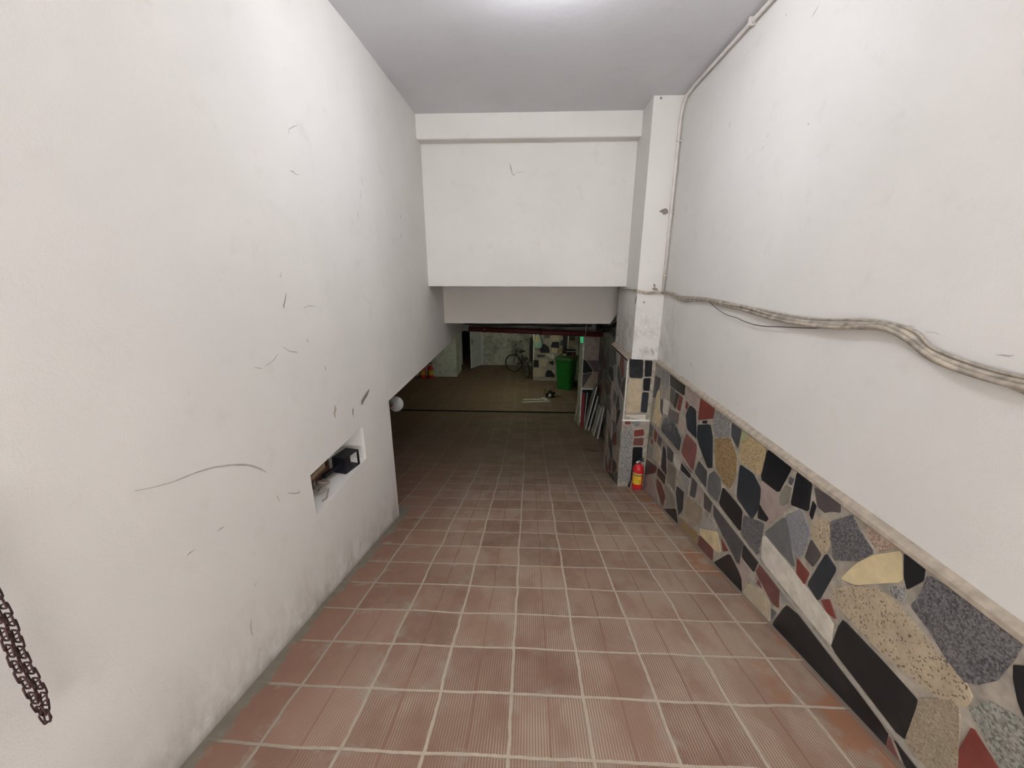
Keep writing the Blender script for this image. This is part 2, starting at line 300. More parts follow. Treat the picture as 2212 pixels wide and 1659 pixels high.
def old_plaster(name, base, dark, amt=0.5):
    s = NT(name, 0.85, spec=0.2)
    a = s.noise(2.2, 6.0, 0.65, dist=0.6); b = s.noise(9.0, 5.0, 0.6)
    c = s.mix(s.ramp(a, amt - 0.06, amt + 0.08), base, dark)
    c = s.mix(s.math('MULTIPLY', s.ramp(b, 0.45, 0.7), 0.5), c, tuple(v * 0.6 for v in dark))
    s.col(c); s.bump(a, 0.5, 0.02); return s.m
def stone(name, c, spk=None, amt=0.5, scale=120.0, rough=0.32, veins=None):
    s = NT(name, rough, spec=0.5)
    f = s.noise(14.0, 4.0)
    col = s.mix(s.ramp(f, 0.3, 0.7), tuple(v * 0.82 for v in c), tuple(min(1, v * 1.12) for v in c))
    if spk:
        v = s.vor(scale); g = s.n('ShaderNodeSeparateColor'); s.put(g.inputs[0], v)
        col = s.mix(s.ramp(g.outputs[0], 1 - amt, 1 - amt + 0.15), col, spk[0])
        if len(spk) > 1: col = s.mix(s.ramp(g.outputs[1], 1 - amt * 0.6, 1 - amt * 0.6 + 0.1), col, spk[1])
    if veins:
        q = s.noise(5.0, 3.0, 0.5, dist=0.8)
        k = s.math('ABSOLUTE', s.math('SUBTRACT', q, 0.5))
        col = s.mix(s.ramp(k, 0.0, 0.008, 0.7, 0.0), col, veins)
    dust = s.ramp(s.noise(4.0, 5.0, 0.7), 0.5, 0.85)
    col = s.mix(s.math('MULTIPLY', dust, 0.10), col, (0.36, 0.33, 0.29))
    s.col(col); s.put(s.b.inputs['Roughness'], s.ramp(dust, 0, 1, rough, rough + 0.3)); return s.m

def tiles():
    s = NT('ribbed_clay_tiles', 0.72, spec=0.3)
    X, Y, Z = s.xyz()
    wob = s.math('MULTIPLY', s.math('SUBTRACT', s.noise(3.0, 3.0), 0.5), 0.035)
    wob2 = s.math('MULTIPLY', s.math('SUBTRACT', s.noise(2.3, 3.0, vec=s.comb(Y, Z, X)), 0.5), 0.035)
    u = s.math('DIVIDE', s.math('ADD', s.math('ADD', X, 0.065), wob), 0.335)
    v = s.math('DIVIDE', s.math('ADD', s.math('SUBTRACT', Y, 1.095), wob2), 0.2935)
    fu = s.math('FRACT', u); fv = s.math('FRACT', v)
    du = s.math('MULTIPLY', s.math('MINIMUM', fu, s.math('SUBTRACT', 1.0, fu)), 0.335)
    dv = s.math('MULTIPLY', s.math('MINIMUM', fv, s.math('SUBTRACT', 1.0, fv)), 0.300)
    d = s.math('MINIMUM', du, dv)
    rag = s.math('MULTIPLY', s.math('SUBTRACT', s.noise(28.0, 4.0, 0.7), 0.5), 0.010)
    dd = s.math('ADD', d, rag)
    grout = s.ramp(dd, 0.0055, 0.0085, 1.0, 0.0)
    wn = s.n('ShaderNodeTexWhiteNoise', noise_dimensions='2D'); s.put(wn.inputs['Vector'], s.comb(s.math('FLOOR', u), s.math('FLOOR', v), 0.0))
    rnd = wn.outputs['Value']
    clay = s.mix(rnd, (0.195, 0.102, 0.068), (0.285, 0.158, 0.108))
    clay = s.mix(s.ramp(s.noise(12.0, 4.0), 0.35, 0.7, 0.0, 0.5), clay, (0.29, 0.17, 0.12))
    # dust lying on the tiles: less on the column of tiles along the left wall, more in the wheel tracks
    side = s.ramp(X, -1.30, -0.65, 0.06, 1.0)
    pn = s.ramp(s.math('ADD', s.noise(1.6, 5.0, 0.6), s.math('MULTIPLY', s.math('SUBTRACT', rnd, 0.5), 0.25)), 0.33, 0.68)
    dust = s.math('MULTIPLY', side, s.ramp(pn, 0.0, 1.0, 0.30, 0.85))
    dust = s.math('ADD', dust, s.ramp(X, 0.5, 1.2, 0.0, 0.22), clamp=True)
    dustc = (0.475, 0.385, 0.295)
    # ribs along the slope, 12 mm apart
    ph = s.math('MULTIPLY', s.math('ADD', X, s.math('MULTIPLY', wob, 0.2)), 2 * math.pi / 0.0119)
    rib = s.math('MULTIPLY_ADD', s.math('SINE', ph), 0.5, 0.5)
    seam = s.ramp(s.math('ABSOLUTE', s.math('SUBTRACT', fu, 0.5)), 0.012, 0.018, 0.0, 1.0)
    worn = s.ramp(s.noise(5.0, 3.0, vec=s.comb(X, s.math('MULTIPLY', Y, 0.5), 0.0)), 0.40, 0.52, 0.35, 1.0)
    ribm = s.math('MULTIPLY', s.math('MULTIPLY', seam, worn), s.ramp(X, -1.15, -0.75, 0.15, 1.0))
    near = s.math('MULTIPLY', ribm, s.math('MULTIPLY', rib, 1.0))
    c = s.mix(s.math('MULTIPLY', dust, s.math('MULTIPLY_ADD', near, 1.15, 0.16), clamp=True), clay, dustc)
    c = s.mix(s.math('MULTIPLY', s.math('SUBTRACT', 1.0, seam), 0.25), c, (0.28, 0.15, 0.11))
    orange = s.math('MULTIPLY', s.ramp(X, 1.12, 1.25), s.ramp(s.noise(3.2, 4.0, 0.6), 0.52, 0.60))
    c = s.mix(s.math('MULTIPLY', orange, 0.8), c, (0.36, 0.165, 0.085))
    # cement smeared over tile edges
    smear = s.math('MULTIPLY', s.ramp(s.noise(7.0, 5.0, 0.65), 0.54, 0.66), s.ramp(d, 0.0, 0.07, 0.9, 0.0))
    c = s.mix(smear, c, (0.36, 0.31, 0.255))
    gcol = s.mix(s.noise(30.0, 3.0), (0.43, 0.36, 0.27), (0.60, 0.515, 0.41)); gcol = s.mix(s.ramp(X, -1.15, -0.55, 0.85, 0.0), gcol, (0.30, 0.26, 0.205))
    c = s.mix(grout, c, gcol)
    # mortar fillet against the walls
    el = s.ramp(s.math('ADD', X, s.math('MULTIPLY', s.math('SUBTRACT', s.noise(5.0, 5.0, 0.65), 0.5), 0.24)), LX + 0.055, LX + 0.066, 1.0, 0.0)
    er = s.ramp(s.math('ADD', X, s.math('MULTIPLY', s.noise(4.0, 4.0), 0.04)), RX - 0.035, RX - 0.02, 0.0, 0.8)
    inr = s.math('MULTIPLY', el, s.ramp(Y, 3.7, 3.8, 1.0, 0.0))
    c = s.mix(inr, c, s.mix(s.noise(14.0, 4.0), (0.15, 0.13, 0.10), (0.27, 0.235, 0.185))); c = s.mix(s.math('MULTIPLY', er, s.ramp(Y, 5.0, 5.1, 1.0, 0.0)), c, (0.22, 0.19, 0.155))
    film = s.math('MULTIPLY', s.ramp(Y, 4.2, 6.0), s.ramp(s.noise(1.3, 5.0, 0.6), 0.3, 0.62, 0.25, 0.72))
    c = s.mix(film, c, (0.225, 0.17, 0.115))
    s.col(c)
    hgt = s.math('ADD', s.math('MULTIPLY', rib, s.math('MULTIPLY', ribm, 0.22)), s.math('MULTIPLY', s.math('SUBTRACT', 1.0, grout), 0.55))
    s.bump(s.math('ADD', hgt, s.math('MULTIPLY', s.noise(60.0, 3.0), 0.15)), 0.6, 0.006)
    return s.m

M = {}
M['wall'] = plaster('white_painted_plaster', WHITE)
M['wallc'] = plaster('white_painted_plaster_clean', WHITE, dirt=False)
M['ceil'] = plaster('ceiling_paint', (0.70, 0.70, 0.73), dirt=False)
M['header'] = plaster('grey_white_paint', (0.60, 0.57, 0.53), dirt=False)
M['bwall'] = old_plaster('stained_basement_plaster', (0.60, 0.60, 0.54), (0.30, 0.29, 0.24), 0.53)
M['bwhite'] = old_plaster('peeling_basement_paint', (0.74, 0.78, 0.70), (0.42, 0.44, 0.35), 0.62)
M['void'] = mat('painted_shade_black', (0.015, 0.015, 0.014), 0.95)  # near-black colour paints in the unlit doorway recess and the drain slot
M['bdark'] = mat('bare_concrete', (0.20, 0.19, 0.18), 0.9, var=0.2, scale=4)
M['stub'] = old_plaster('brownish_plaster', (0.40, 0.34, 0.29), (0.30, 0.25, 0.21), 0.55)
M['tiles'] = tiles()
M['mortar'] = mat('mortar_bed', (0.40, 0.36, 0.30), 0.85, var=0.16, scale=18, bump=0.4)
M['cap'] = mat('mortar_cap', (0.42, 0.36, 0.29), 0.8, var=0.12, scale=25, bump=0.25)
M['scuff'] = mat('scuff_mark', (0.46, 0.435, 0.40), 0.8)
M['scuffd'] = mat('dark_scuff_mark', (0.21, 0.19, 0.185), 0.8)
M['scuffb'] = mat('beige_mark', (0.46, 0.40, 0.32), 0.8)
M['bareplaster'] = mat('exposed_white_plaster', (0.72, 0.70, 0.65), 0.9, bump=0.4)
M['chip'] = mat('exposed_cement', (0.25, 0.22, 0.19), 0.9, bump=0.5)
M['rust'] = mat('rusty_steel', (0.16, 0.085, 0.055), 0.75, 0.4, var=0.35, scale=40, bump=0.3)
M['rustchain'] = mat('rusty_chain_steel', (0.085, 0.045, 0.045), 0.6, 0.5, var=0.35, scale=80)
M['black'] = mat('black_painted_metal', (0.012, 0.013, 0.018), 0.45, 0.2)
M['wood'] = mat('old_wood', (0.33, 0.24, 0.16), 0.8, var=0.2, scale=30)
M['rope'] = mat('old_rope', (0.30, 0.25, 0.21), 0.9)
M['conduit'] = mat('white_painted_conduit', (0.68, 0.64, 0.60), 0.5, var=0.05)
M['cable'] = mat('paint_spattered_grey_cable', (0.40, 0.35, 0.285), 0.55, var=0.25, scale=22)
M['thin'] = mat('thin_dark_wire', (0.10, 0.085, 0.075), 0.6)
M['bcable'] = mat('black_cable', (0.018, 0.017, 0.018), 0.5)
M['red'] = mat('red_enamel', (0.62, 0.025, 0.03), 0.28, var=0.06)
M['redp'] = mat('red_painted_pipe', (0.07, 0.004, 0.005), 0.7)
M['redb'] = mat('dull_red_paint', (0.28, 0.03, 0.03), 0.6)
M['yellow'] = mat('yellow_label', (0.78, 0.50, 0.03), 0.5, var=0.06)
M['pale'] = mat('pale_label', (0.75, 0.70, 0.5), 0.5)
M['chrome'] = mat('dull_chrome', (0.5, 0.5, 0.48), 0.3, 0.9)
M['board'] = mat('grey_board', (0.44, 0.44, 0.385), 0.7, var=0.08, scale=8)
M['boarde'] = mat('pale_board_edge', (0.62, 0.61, 0.55), 0.7, var=0.06)
M['stick'] = mat('white_plastic', (0.84, 0.87, 0.80), 0.5, var=0.04)
M['gdoor'] = mat('grey_white_door_paint', (0.66, 0.71, 0.71), 0.45, var=0.04, scale=3)
M['bin'] = mat('green_bin_plastic', (0.012, 0.20, 0.022), 0.45, var=0.08, scale=6)
M['binlid'] = mat('dusty_green_lid_plastic', (0.05, 0.15, 0.05), 0.6, var=0.2, scale=10)
M['rubber'] = mat('black_rubber', (0.015, 0.015, 0.014), 0.7)
M['frame'] = mat('dark_bicycle_paint', (0.03, 0.035, 0.03), 0.35, 0.3)
M['seat'] = mat('black_saddle', (0.02, 0.02, 0.02), 0.6)
M['refl'] = mat('white_reflector', (0.9, 0.9, 0.85), 0.15)
M['disc'] = mat('pale_disc', (0.30, 0.30, 0.30), 0.5, var=0.03)
M['bag'] = mat('pale_green_plastic', (0.35, 0.55, 0.42), 0.3, var=0.15, scale=25)
M['bagy'] = mat('yellow_paper', (0.65, 0.50, 0.22), 0.7)
M['strip'] = mat('edge_strip', (0.34, 0.31, 0.27), 0.55, 0.0, var=0.05)
M['sw'] = mat('white_switch_plastic', (0.66, 0.68, 0.62), 0.5, var=0.03)
ST = dict(
 K=stone('black_granite', (0.010, 0.0125, 0.016), rough=0.28), KB=stone('blue_black_granite', (0.024, 0.032, 0.042), rough=0.3),
 D=stone('dark_grey_slate', (0.075, 0.078, 0.085)), D2=stone('mid_grey_slate', (0.14, 0.145, 0.15)), D3=stone('brown_grey_slate', (0.085, 0.075, 0.075)),
 DS=stone('polished_grey_slate', (0.07, 0.08, 0.09), rough=0.22), G=stone('grey_speckled_granite', (0.27, 0.26, 0.25), [(0.42, 0.41, 0.39), (0.12, 0.12, 0.12)], 0.45, 150),
 GD=stone('dark_grey_granite', (0.115, 0.112, 0.118), [(0.19, 0.185, 0.19), (0.055, 0.055, 0.06)], 0.45, 170), GB=stone('blue_grey_granite', (0.22, 0.225, 0.245), [(0.30, 0.30, 0.32)], 0.4, 160),
 GG=stone('coarse_grey_granite', (0.25, 0.25, 0.22), [(0.34, 0.34, 0.30), (0.13, 0.135, 0.12)], 0.45, 130), GO=stone('olive_grey_stone', (0.22, 0.21, 0.175)),
 GR=stone('greenish_stone', (0.36, 0.38, 0.22)), B=stone('beige_speckled_granite', (0.48, 0.40, 0.29), [(0.40, 0.32, 0.20), (0.13, 0.10, 0.065)], 0.24, 165),
 BD=stone('brown_speckled_granite', (0.34, 0.28, 0.20), [(0.24, 0.19, 0.13), (0.40, 0.36, 0.28)], 0.35, 180), BD2=stone('tan_granite', (0.36, 0.29, 0.21), [(0.26, 0.21, 0.14)], 0.4, 140),
 BP=stone('pink_speckled_granite', (0.45, 0.34, 0.26), [(0.28, 0.20, 0.15), (0.16, 0.12, 0.09)], 0.32, 180), C=stone('cream_limestone', (0.66, 0.55, 0.33), rough=0.5), C2=stone('pinkish_cream_stone', (0.47, 0.39, 0.31), rough=0.5),
 C3=stone('dusty_cream_stone', (0.50, 0.43, 0.31), rough=0.5), V=stone('veined_beige_marble', (0.52, 0.43, 0.30), veins=(0.22, 0.16, 0.09), rough=0.35), W=stone('white_marble', (0.66, 0.62, 0.54), rough=0.35, veins=(0.45, 0.42, 0.36)), W2=stone('grey_white_marble', (0.38, 0.37, 0.34)),
 L=stone('light_grey_stone', (0.32, 0.31, 0.30)), L2=stone('warm_grey_stone', (0.28, 0.25, 0.22)), P=stone('pinkish_grey_stone', (0.37, 0.30, 0.27), rough=0.5), P2=stone('mauve_grey_stone', (0.13, 0.105, 0.105)),
 R=stone('red_tile_stone', (0.20, 0.045, 0.035), rough=0.4), R2=stone('brown_red_stone', (0.17, 0.065, 0.055), rough=0.4), RP=stone('dusty_red_stone', (0.25, 0.095, 0.08), rough=0.45),
 O=stone('ochre_granite', (0.30, 0.20, 0.095), [(0.42, 0.30, 0.16), (0.19, 0.12, 0.06)], 0.45, 130), Y=stone('golden_granite', (0.45, 0.34, 0.18), [(0.55, 0.46, 0.28), (0.30, 0.20, 0.10)], 0.45, 140))
SK = list(ST)

# ---------------------------------------------------------------- mesh helpers
class MB:
    def __init__(s): s.v = []; s.f = []; s.m = []; s.mats = []; s.sm = []
    def mi(s, m):
        if m not in s.mats: s.mats.append(m)
        return s.mats.index(m)
    def face(s, pts, m, smooth=False):
        i = len(s.v); s.v += [tuple(p) for p in pts]; s.f.append(tuple(range(i, i + len(pts)))); s.m.append(s.mi(m)); s.sm.append(smooth)
    def add(s, verts, faces, m, smooth=False):
        i = len(s.v); s.v += [tuple(p) for p in verts]; k = s.mi(m)
        for f in faces: s.f.append(tuple(a + i for a in f)); s.m.append(k); s.sm.append(smooth)
    def hexa(s, a, m):   # 8 corners: bottom 4, top 4
        s.add(a, [(0, 3, 2, 1), (4, 5, 6, 7), (0, 1, 5, 4), (1, 2, 6, 5), (2, 3, 7, 6), (3, 0, 4, 7)], m)
    def box(s, x0, x1, y0, y1, z0, z1, m, mx=None):
        a = [Vector(p) for p in ((x0, y0, z0), (x1, y0, z0), (x1, y1, z0), (x0, y1, z0), (x0, y0, z1), (x1, y0, z1), (x1, y1, z1), (x0, y1, z1))]
        if mx: a = [mx @ p for p in a]
        s.hexa(a, m)
    def prism(s, pts, off, m):   # polygon (3d pts) pushed along off
        n = len(pts); off = Vector(off); a = [Vector(p) for p in pts]; b = [p + off for p in a]
        nr = Vector((0, 0, 0))
        for i in range(n): nr += a[i].cross(a[(i + 1) % n])
        if nr.dot(off) < 0: a.reverse(); b.reverse()
        s.add(a + b, [tuple(range(n))[::-1], tuple(range(n, 2 * n))] + [(i, (i + 1) % n, n + (i + 1) % n, n + i) for i in range(n)], m)
    def tube(s, path, r, m, seg=8, closed=False, flat=1.0):
        path = [Vector(p) for p in path]; n = len(path); rr = r if isinstance(r, (list, tuple)) else [r] * n
        rings = []; up = None
        for i, p in enumerate(path):
            if closed: t = (path[(i + 1) % n] - path[i - 1])
            else: t = path[min(i + 1, n - 1)] - path[max(i - 1, 0)]
            t.normalize()
            if up is None: up = Vector((0, 0, 1)) if abs(t.z) < 0.9 else Vector((1, 0, 0))
            a = up - t * up.dot(t)
            if a.length < 1e-4: a = t.orthogonal()
            a.normalize(); up = a; b = t.cross(a)
            rings.append([p + (a * math.cos(q) * flat + b * math.sin(q)) * rr[i] for q in [2 * math.pi * k / seg for k in range(seg)]])
        vs = [x for g in rings for x in g]; fs = []
        for i in range(n if closed else n - 1):
            j = (i + 1) % n
            for k in range(seg): fs.append((i * seg + k, i * seg + (k + 1) % seg, j * seg + (k + 1) % seg, j * seg + k))
        if not closed: fs += [tuple(range(seg))[::-1], tuple((n - 1) * seg + k for k in range(seg))]
        s.add(vs, fs, m, True)
    def lathe(s, prof, m, c=(0, 0, 0), seg=24, mx=None, smooth=True):   # prof: (r, z)
        vs = []; fs = []
        for r, z in prof:
            for k in range(seg):
                q = 2 * math.pi * k / seg; p = Vector((r * math.cos(q), r * math.sin(q), z))
                if mx: p = mx @ p
                vs.append(p + Vector(c))
        n = len(prof)
        for i in range(n - 1):
            for k in range(seg): fs.append((i * seg + k, i * seg + (k + 1) % seg, (i + 1) * seg + (k + 1) % seg, (i + 1) * seg + k))
        fs += [tuple(range(seg))[::-1], tuple((n - 1) * seg + k for k in range(seg))]
        s.add(vs, fs, m, smooth)
    def build(s, name, parent=None, loc=None):
        me = bpy.data.meshes.new(name)
        if loc is not None: L = Vector(loc); vs = [Vector(v) - L for v in s.v]
        else: vs = s.v
        me.from_pydata([tuple(v) for v in vs], [], s.f)
        for m in s.mats: me.materials.append(m)
        me.polygons.foreach_set('material_index', s.m); me.polygons.foreach_set('use_smooth', s.sm)
        me.update(); me.validate()
        o = bpy.data.objects.new(name, me); COL.objects.link(o)
        if loc is not None: o.location = loc
        if parent is not None: o.parent = parent
        return o
def tag(o, label, cat, group=None, kind=None):
    if label: o['label'] = label
    if cat: o['category'] = cat
    if group: o['group'] = group
    if kind: o['kind'] = kind
    return o
def thing(name, loc, label, cat, rot=(0, 0, 0), group=None):
    o = bpy.data.objects.new(name, None); COL.objects.link(o); o.location = loc; o.rotation_euler = rot
    o.empty_display_size = 0.1
    return tag(o, label, cat, group)
def struct(o, label): return tag(o, label, 'building part', kind='structure')
def copy_thing(o, loc, rot, label, group):
    def dup(a, par):
        c = a.copy(); COL.objects.link(c); c.parent = par
        for ch in a.children: dup(ch, c)
        return c
    c = dup(o, None); c.location = loc; c.rotation_euler = rot; c['label'] = label; c['group'] = group
    return c
def smoothed(pts, n=6):
    P = [Vector(p) for p in pts]; out = []
    for i in range(len(P) - 1):
        a, b, c, d = P[max(i - 1, 0)], P[i], P[i + 1], P[min(i + 2, len(P) - 1)]
        for k in range(n):
            t = k / n
            out.append(0.5 * ((2 * b) + (c - a) * t + (2 * a - 5 * b + 4 * c - d) * t * t + (3 * b - a - 3 * c + d) * t ** 3))
    out.append(P[-1]); return out
def cut(poly, q=0.08):   # round the corners of a 2d polygon
    out = []; n = len(poly)
    for i in range(n):
        a = poly[i]; b = poly[(i + 1) % n]
        out += [(a[0] + (b[0] - a[0]) * q, a[1] + (b[1] - a[1]) * q), (b[0] - (b[0] - a[0]) * q, b[1] - (b[1] - a[1]) * q)]
    return out
def clip(poly, a, b, c):   # keep a*x+b*y<=c
    out = []; n = len(poly)
    for i in range(n):
        p, q = poly[i], poly[(i + 1) % n]; dp = a * p[0] + b * p[1] - c; dq = a * q[0] + b * q[1] - c
        if dp <= 0: out.append(p)
        if (dp < 0) != (dq < 0) and dp != dq:
            t = dp / (dp - dq); out.append((p[0] + (q[0] - p[0]) * t, p[1] + (q[1] - p[1]) * t))
    return out
def crazy(u0, u1, v0, v1, size, seed, gap=0.012, stretch=1.3, palette=None):   # crazy-paving polygons filling a rectangle
    rnd = random.Random(seed); nu = max(1, round((u1 - u0) / size)); nv = max(1, round((v1 - v0) / (size * stretch))); pts = []
    for i in range(nu):
        for j in range(nv): pts.append((u0 + (i + 0.5 + rnd.uniform(-.38, .38)) * (u1 - u0) / nu, v0 + (j + 0.5 + rnd.uniform(-.38, .38)) * (v1 - v0) / nv))
    out = []
    for i, p in enumerate(pts):
        pol = [(u0 + gap / 2, v0 + gap / 2), (u1 - gap / 2, v0 + gap / 2), (u1 - gap / 2, v1 - gap / 2), (u0 + gap / 2, v1 - gap / 2)]
        for j, q in enumerate(pts):
            if i == j or (p[0] - q[0]) ** 2 + (p[1] - q[1]) ** 2 > (size * 3.5) ** 2: continue
            a, b = q[0] - p[0], q[1] - p[1]; L = math.hypot(a, b); a /= L; b /= L
            pol = clip(pol, a, b, a * (p[0] + q[0]) / 2 + b * (p[1] + q[1]) / 2 - gap * rnd.uniform(0.3, 0.8))
            if len(pol) < 3: break
        if len(pol) > 2: out.append((rnd.choice(palette or SK), pol))
    return out
def lay(mb, stones, fn, off, q=0.08):
    for i, (k, poly) in enumerate(stones): mb.prism([fn(u, v) for u, v in cut(poly, q)], Vector(off) * (0.8 + 0.37 * (i * 7 % 10) / 9), ST[k])
def ribbon(mb, pts, wid, fn, m):   # a mark on a wall: fn maps (u, v) to the wall
    n = len(pts); L = []; Rr = []
    for i, (u, v) in enumerate(pts):
        a = pts[max(i - 1, 0)]; b = pts[min(i + 1, n - 1)]; du, dv = b[0] - a[0], b[1] - a[1]; l = math.hypot(du, dv) or 1
        h = wid[i] / 2; L.append((u - dv / l * h, v + du / l * h)); Rr.append((u + dv / l * h, v - du / l * h))
    for i in range(n - 1):
        a, b, c, d = fn(*L[i]), fn(*L[i + 1]), fn(*Rr[i + 1]), fn(*Rr[i]); mb.face([a, b, c, d], m)
MK = dict(g=M['scuff'], d=M['scuffd'], b=M['scuffb'], p=M['bareplaster'], c=M['chip'], h=M['scuffd'])

def grow(p, d=0.0022):
    cx_ = sum(a for a, c in p) / len(p); cy_ = sum(c for a, c in p) / len(p)
    return [(a + (a - cx_) / (math.hypot(a - cx_, c - cy_) or 1) * d, min(-1.07, c + (c - cy_) / (math.hypot(a - cx_, c - cy_) or 1) * d)) for a, c in p]

# ================================================================ THE SETTING
def brk(x): return max(4.2, 5.441 + 0.257 * x)     # the line across the floor where the ramp eases off
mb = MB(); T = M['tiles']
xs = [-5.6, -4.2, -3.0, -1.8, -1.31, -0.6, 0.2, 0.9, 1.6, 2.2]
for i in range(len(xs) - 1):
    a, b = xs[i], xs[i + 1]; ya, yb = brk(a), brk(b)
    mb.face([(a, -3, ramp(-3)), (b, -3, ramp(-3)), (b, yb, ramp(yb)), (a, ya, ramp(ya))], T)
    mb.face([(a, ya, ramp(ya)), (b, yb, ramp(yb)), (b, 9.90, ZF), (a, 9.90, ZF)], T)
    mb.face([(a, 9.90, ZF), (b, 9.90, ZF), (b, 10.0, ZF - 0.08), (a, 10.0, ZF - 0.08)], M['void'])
    mb.face([(a, 10.0, ZF - 0.08), (b, 10.0, ZF - 0.08), (b, 10.0, ZF), (a, 10.0, ZF)], M['void'])  # slot faces blackened, its shade is put into the colour
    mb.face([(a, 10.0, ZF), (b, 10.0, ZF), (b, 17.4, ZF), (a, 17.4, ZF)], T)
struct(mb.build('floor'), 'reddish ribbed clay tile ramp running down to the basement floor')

# left wall with its niche; the part above z=SO runs on over the opening
W = M['wall']; mb = MB()
NY0, NY1, NZ0, NZ1, ND = 2.10, 2.885, -1.485, -1.205, 0.26
TH = 0.40; YE = 3.60; RR = 0.13
def wallq(y0, y1, z0, z1, x=LX):
    mb.face([(x, y0, z0), (x, y0, z1), (x, y1, z1), (x, y1, z0)], W)
for y0, y1, z0, z1 in ((-3, NY0, -3.3, SO), (NY1, YE - RR, -3.3, SO), (NY0, NY1, -3.3, NZ0), (NY0, NY1, NZ1, SO)): wallq(y0, y1, z0, z1, LX)
mb.face([(LX, NY0, NZ0), (LX, NY1, NZ0), (LX - ND, NY1, NZ0), (LX - ND, NY0, NZ0)], W)
mb.face([(LX, NY0, NZ1), (LX - ND, NY0, NZ1), (LX - ND, NY1, NZ1), (LX, NY1, NZ1)], W)
mb.face([(LX, NY0, NZ0), (LX - ND, NY0, NZ0), (LX - ND, NY0, NZ1), (LX, NY0, NZ1)], W)
mb.face([(LX, NY1, NZ0), (LX, NY1, NZ1), (LX - ND, NY1, NZ1), (LX - ND, NY1, NZ0)], W)
mb.face([(LX - ND, NY0, NZ0), (LX - ND, NY1, NZ0), (LX - ND, NY1, NZ1), (LX - ND, NY0, NZ1)], W)
arc = [(LX - RR + RR * math.cos(R(t)), YE - RR + RR * math.sin(R(t))) for t in range(0, 91, 9)] + [(LX - TH, YE)]
for (xa, ya), (xb, yb) in zip(arc, arc[1:]):
    i = len(mb.f); mb.face([(xa, ya, -3.3), (xa, ya, SO), (xb, yb, SO), (xb, yb, -3.3)], W, True)
UX = LX + 0.012
mb.face([(LX - TH, -3, -3.3), (LX - TH, YE, -3.3), (LX - TH, YE, SO), (LX - TH, -3, SO)], W)
mb.prism([(LX, -3, SO), (LX, 2.9, SO), (UX, 3.45, SO), (UX, 7.75, SO), (LX - TH, 7.75, SO), (LX - TH, -3, SO)], (0, 0, CZ + 0.3 - SO), M['wallc'])
for k, wd, pts in LEFT_MARKS: ribbon(mb, pts, wd, lambda u, v: (LX + (0.0012 if v < SO else (0.0015 if u < 2.9 else 0.0137)), u, v), MK[k])
wl = struct(mb.build('wall_left'), 'white plastered left wall with scuff marks and a small niche')

# right wall
mb = MB()
mb.prism([(RX, -3, CZ + 0.3), (RX, 13.3, CZ + 0.3), (RX, 13.3, -4), (RX, 8.4, -4), (RX, -3, -4)], (0.35, 0, 0), W) if False else None
mb.box(RX, RX + 0.35, -3, 8.9, -4, CZ + 0.3, W)
for k, wd, pts in RIGHT_MARKS: ribbon(mb, pts, wd, lambda u, v: (RX - 0.0012, u, v), MK[k])
# plaster flaking beside the column
rnd = random.Random(5)
wr = struct(mb.build('wall_right'), 'white plastered right wall above a stone-clad dado')
mb = MB(); DX = 1.479
mb.box(DX, RX + 0.02, -0.6, 4.66, -3.2, -1.06, M['mortar'])
mb.box(DX, RX + 0.02, 5.55, 8.45, -4.0, -1.10, M['mortar'])
lay(mb, [(k, grow(p)) for k, p in RIGHT_STONES], lambda u, v: (DX, u, v), (-0.0035, 0, 0))
# stones outside the photographed stretch
lay(mb, [(k, p) for k, p in crazy(-0.6, 0.42, -1.78, -1.13, 0.22, 3)], lambda u, v: (DX, u, v), (-0.0035, 0, 0))
DARKP = ['D', 'D2', 'D3', 'K', 'KB', 'GO', 'L2', 'G', 'GD', 'R2', 'BD', 'P2', 'D3', 'GO', 'L2']
lay(mb, crazy(5.62, 8.38, -3.55, -1.12, 0.25, 8, palette=DARKP, stretch=0.8, gap=0.016), lambda u, v: (DX, u, v), (-0.0035, 0, 0))
mb.build('stone_cladding', wr)
mb = MB()   # sloped mortar cap along the dado
rnd = random.Random(2); ys = [-0.6 + 0.13 * i for i in range(41)]
pr = []
for y in ys:
    y = min(y, 4.65); j = rnd.uniform(-.006, .006)
    j *= .4; pr.append([(RX + 0.001, y, -1.028 + j), (1.488 + j * .5, y, -1.036 + j), (1.470 + j * .4, y, -1.050), (1.468 + j * .4, y, -1.068 + j), (1.472, y, -1.074 + j), (RX + .001, y, -1.076)])
for a, b in zip(pr, pr[1:]):
    for i in range(5): mb.face([a[i], b[i], b[i + 1], a[i + 1]], M['cap'])
mb.face(pr[0], M['cap']); mb.face(pr[-1][::-1], M['cap'])
mb.build('mortar_cap', wr)
mb = MB()
mb.box(1.468, 1.481, -0.6, 4.62, -1.800, -1.791, M['strip']); mb.box(1.473, 1.481, -0.6, 4.62, -1.806, -1.800, M['rubber'])
mb.build('edge_strip', wr)

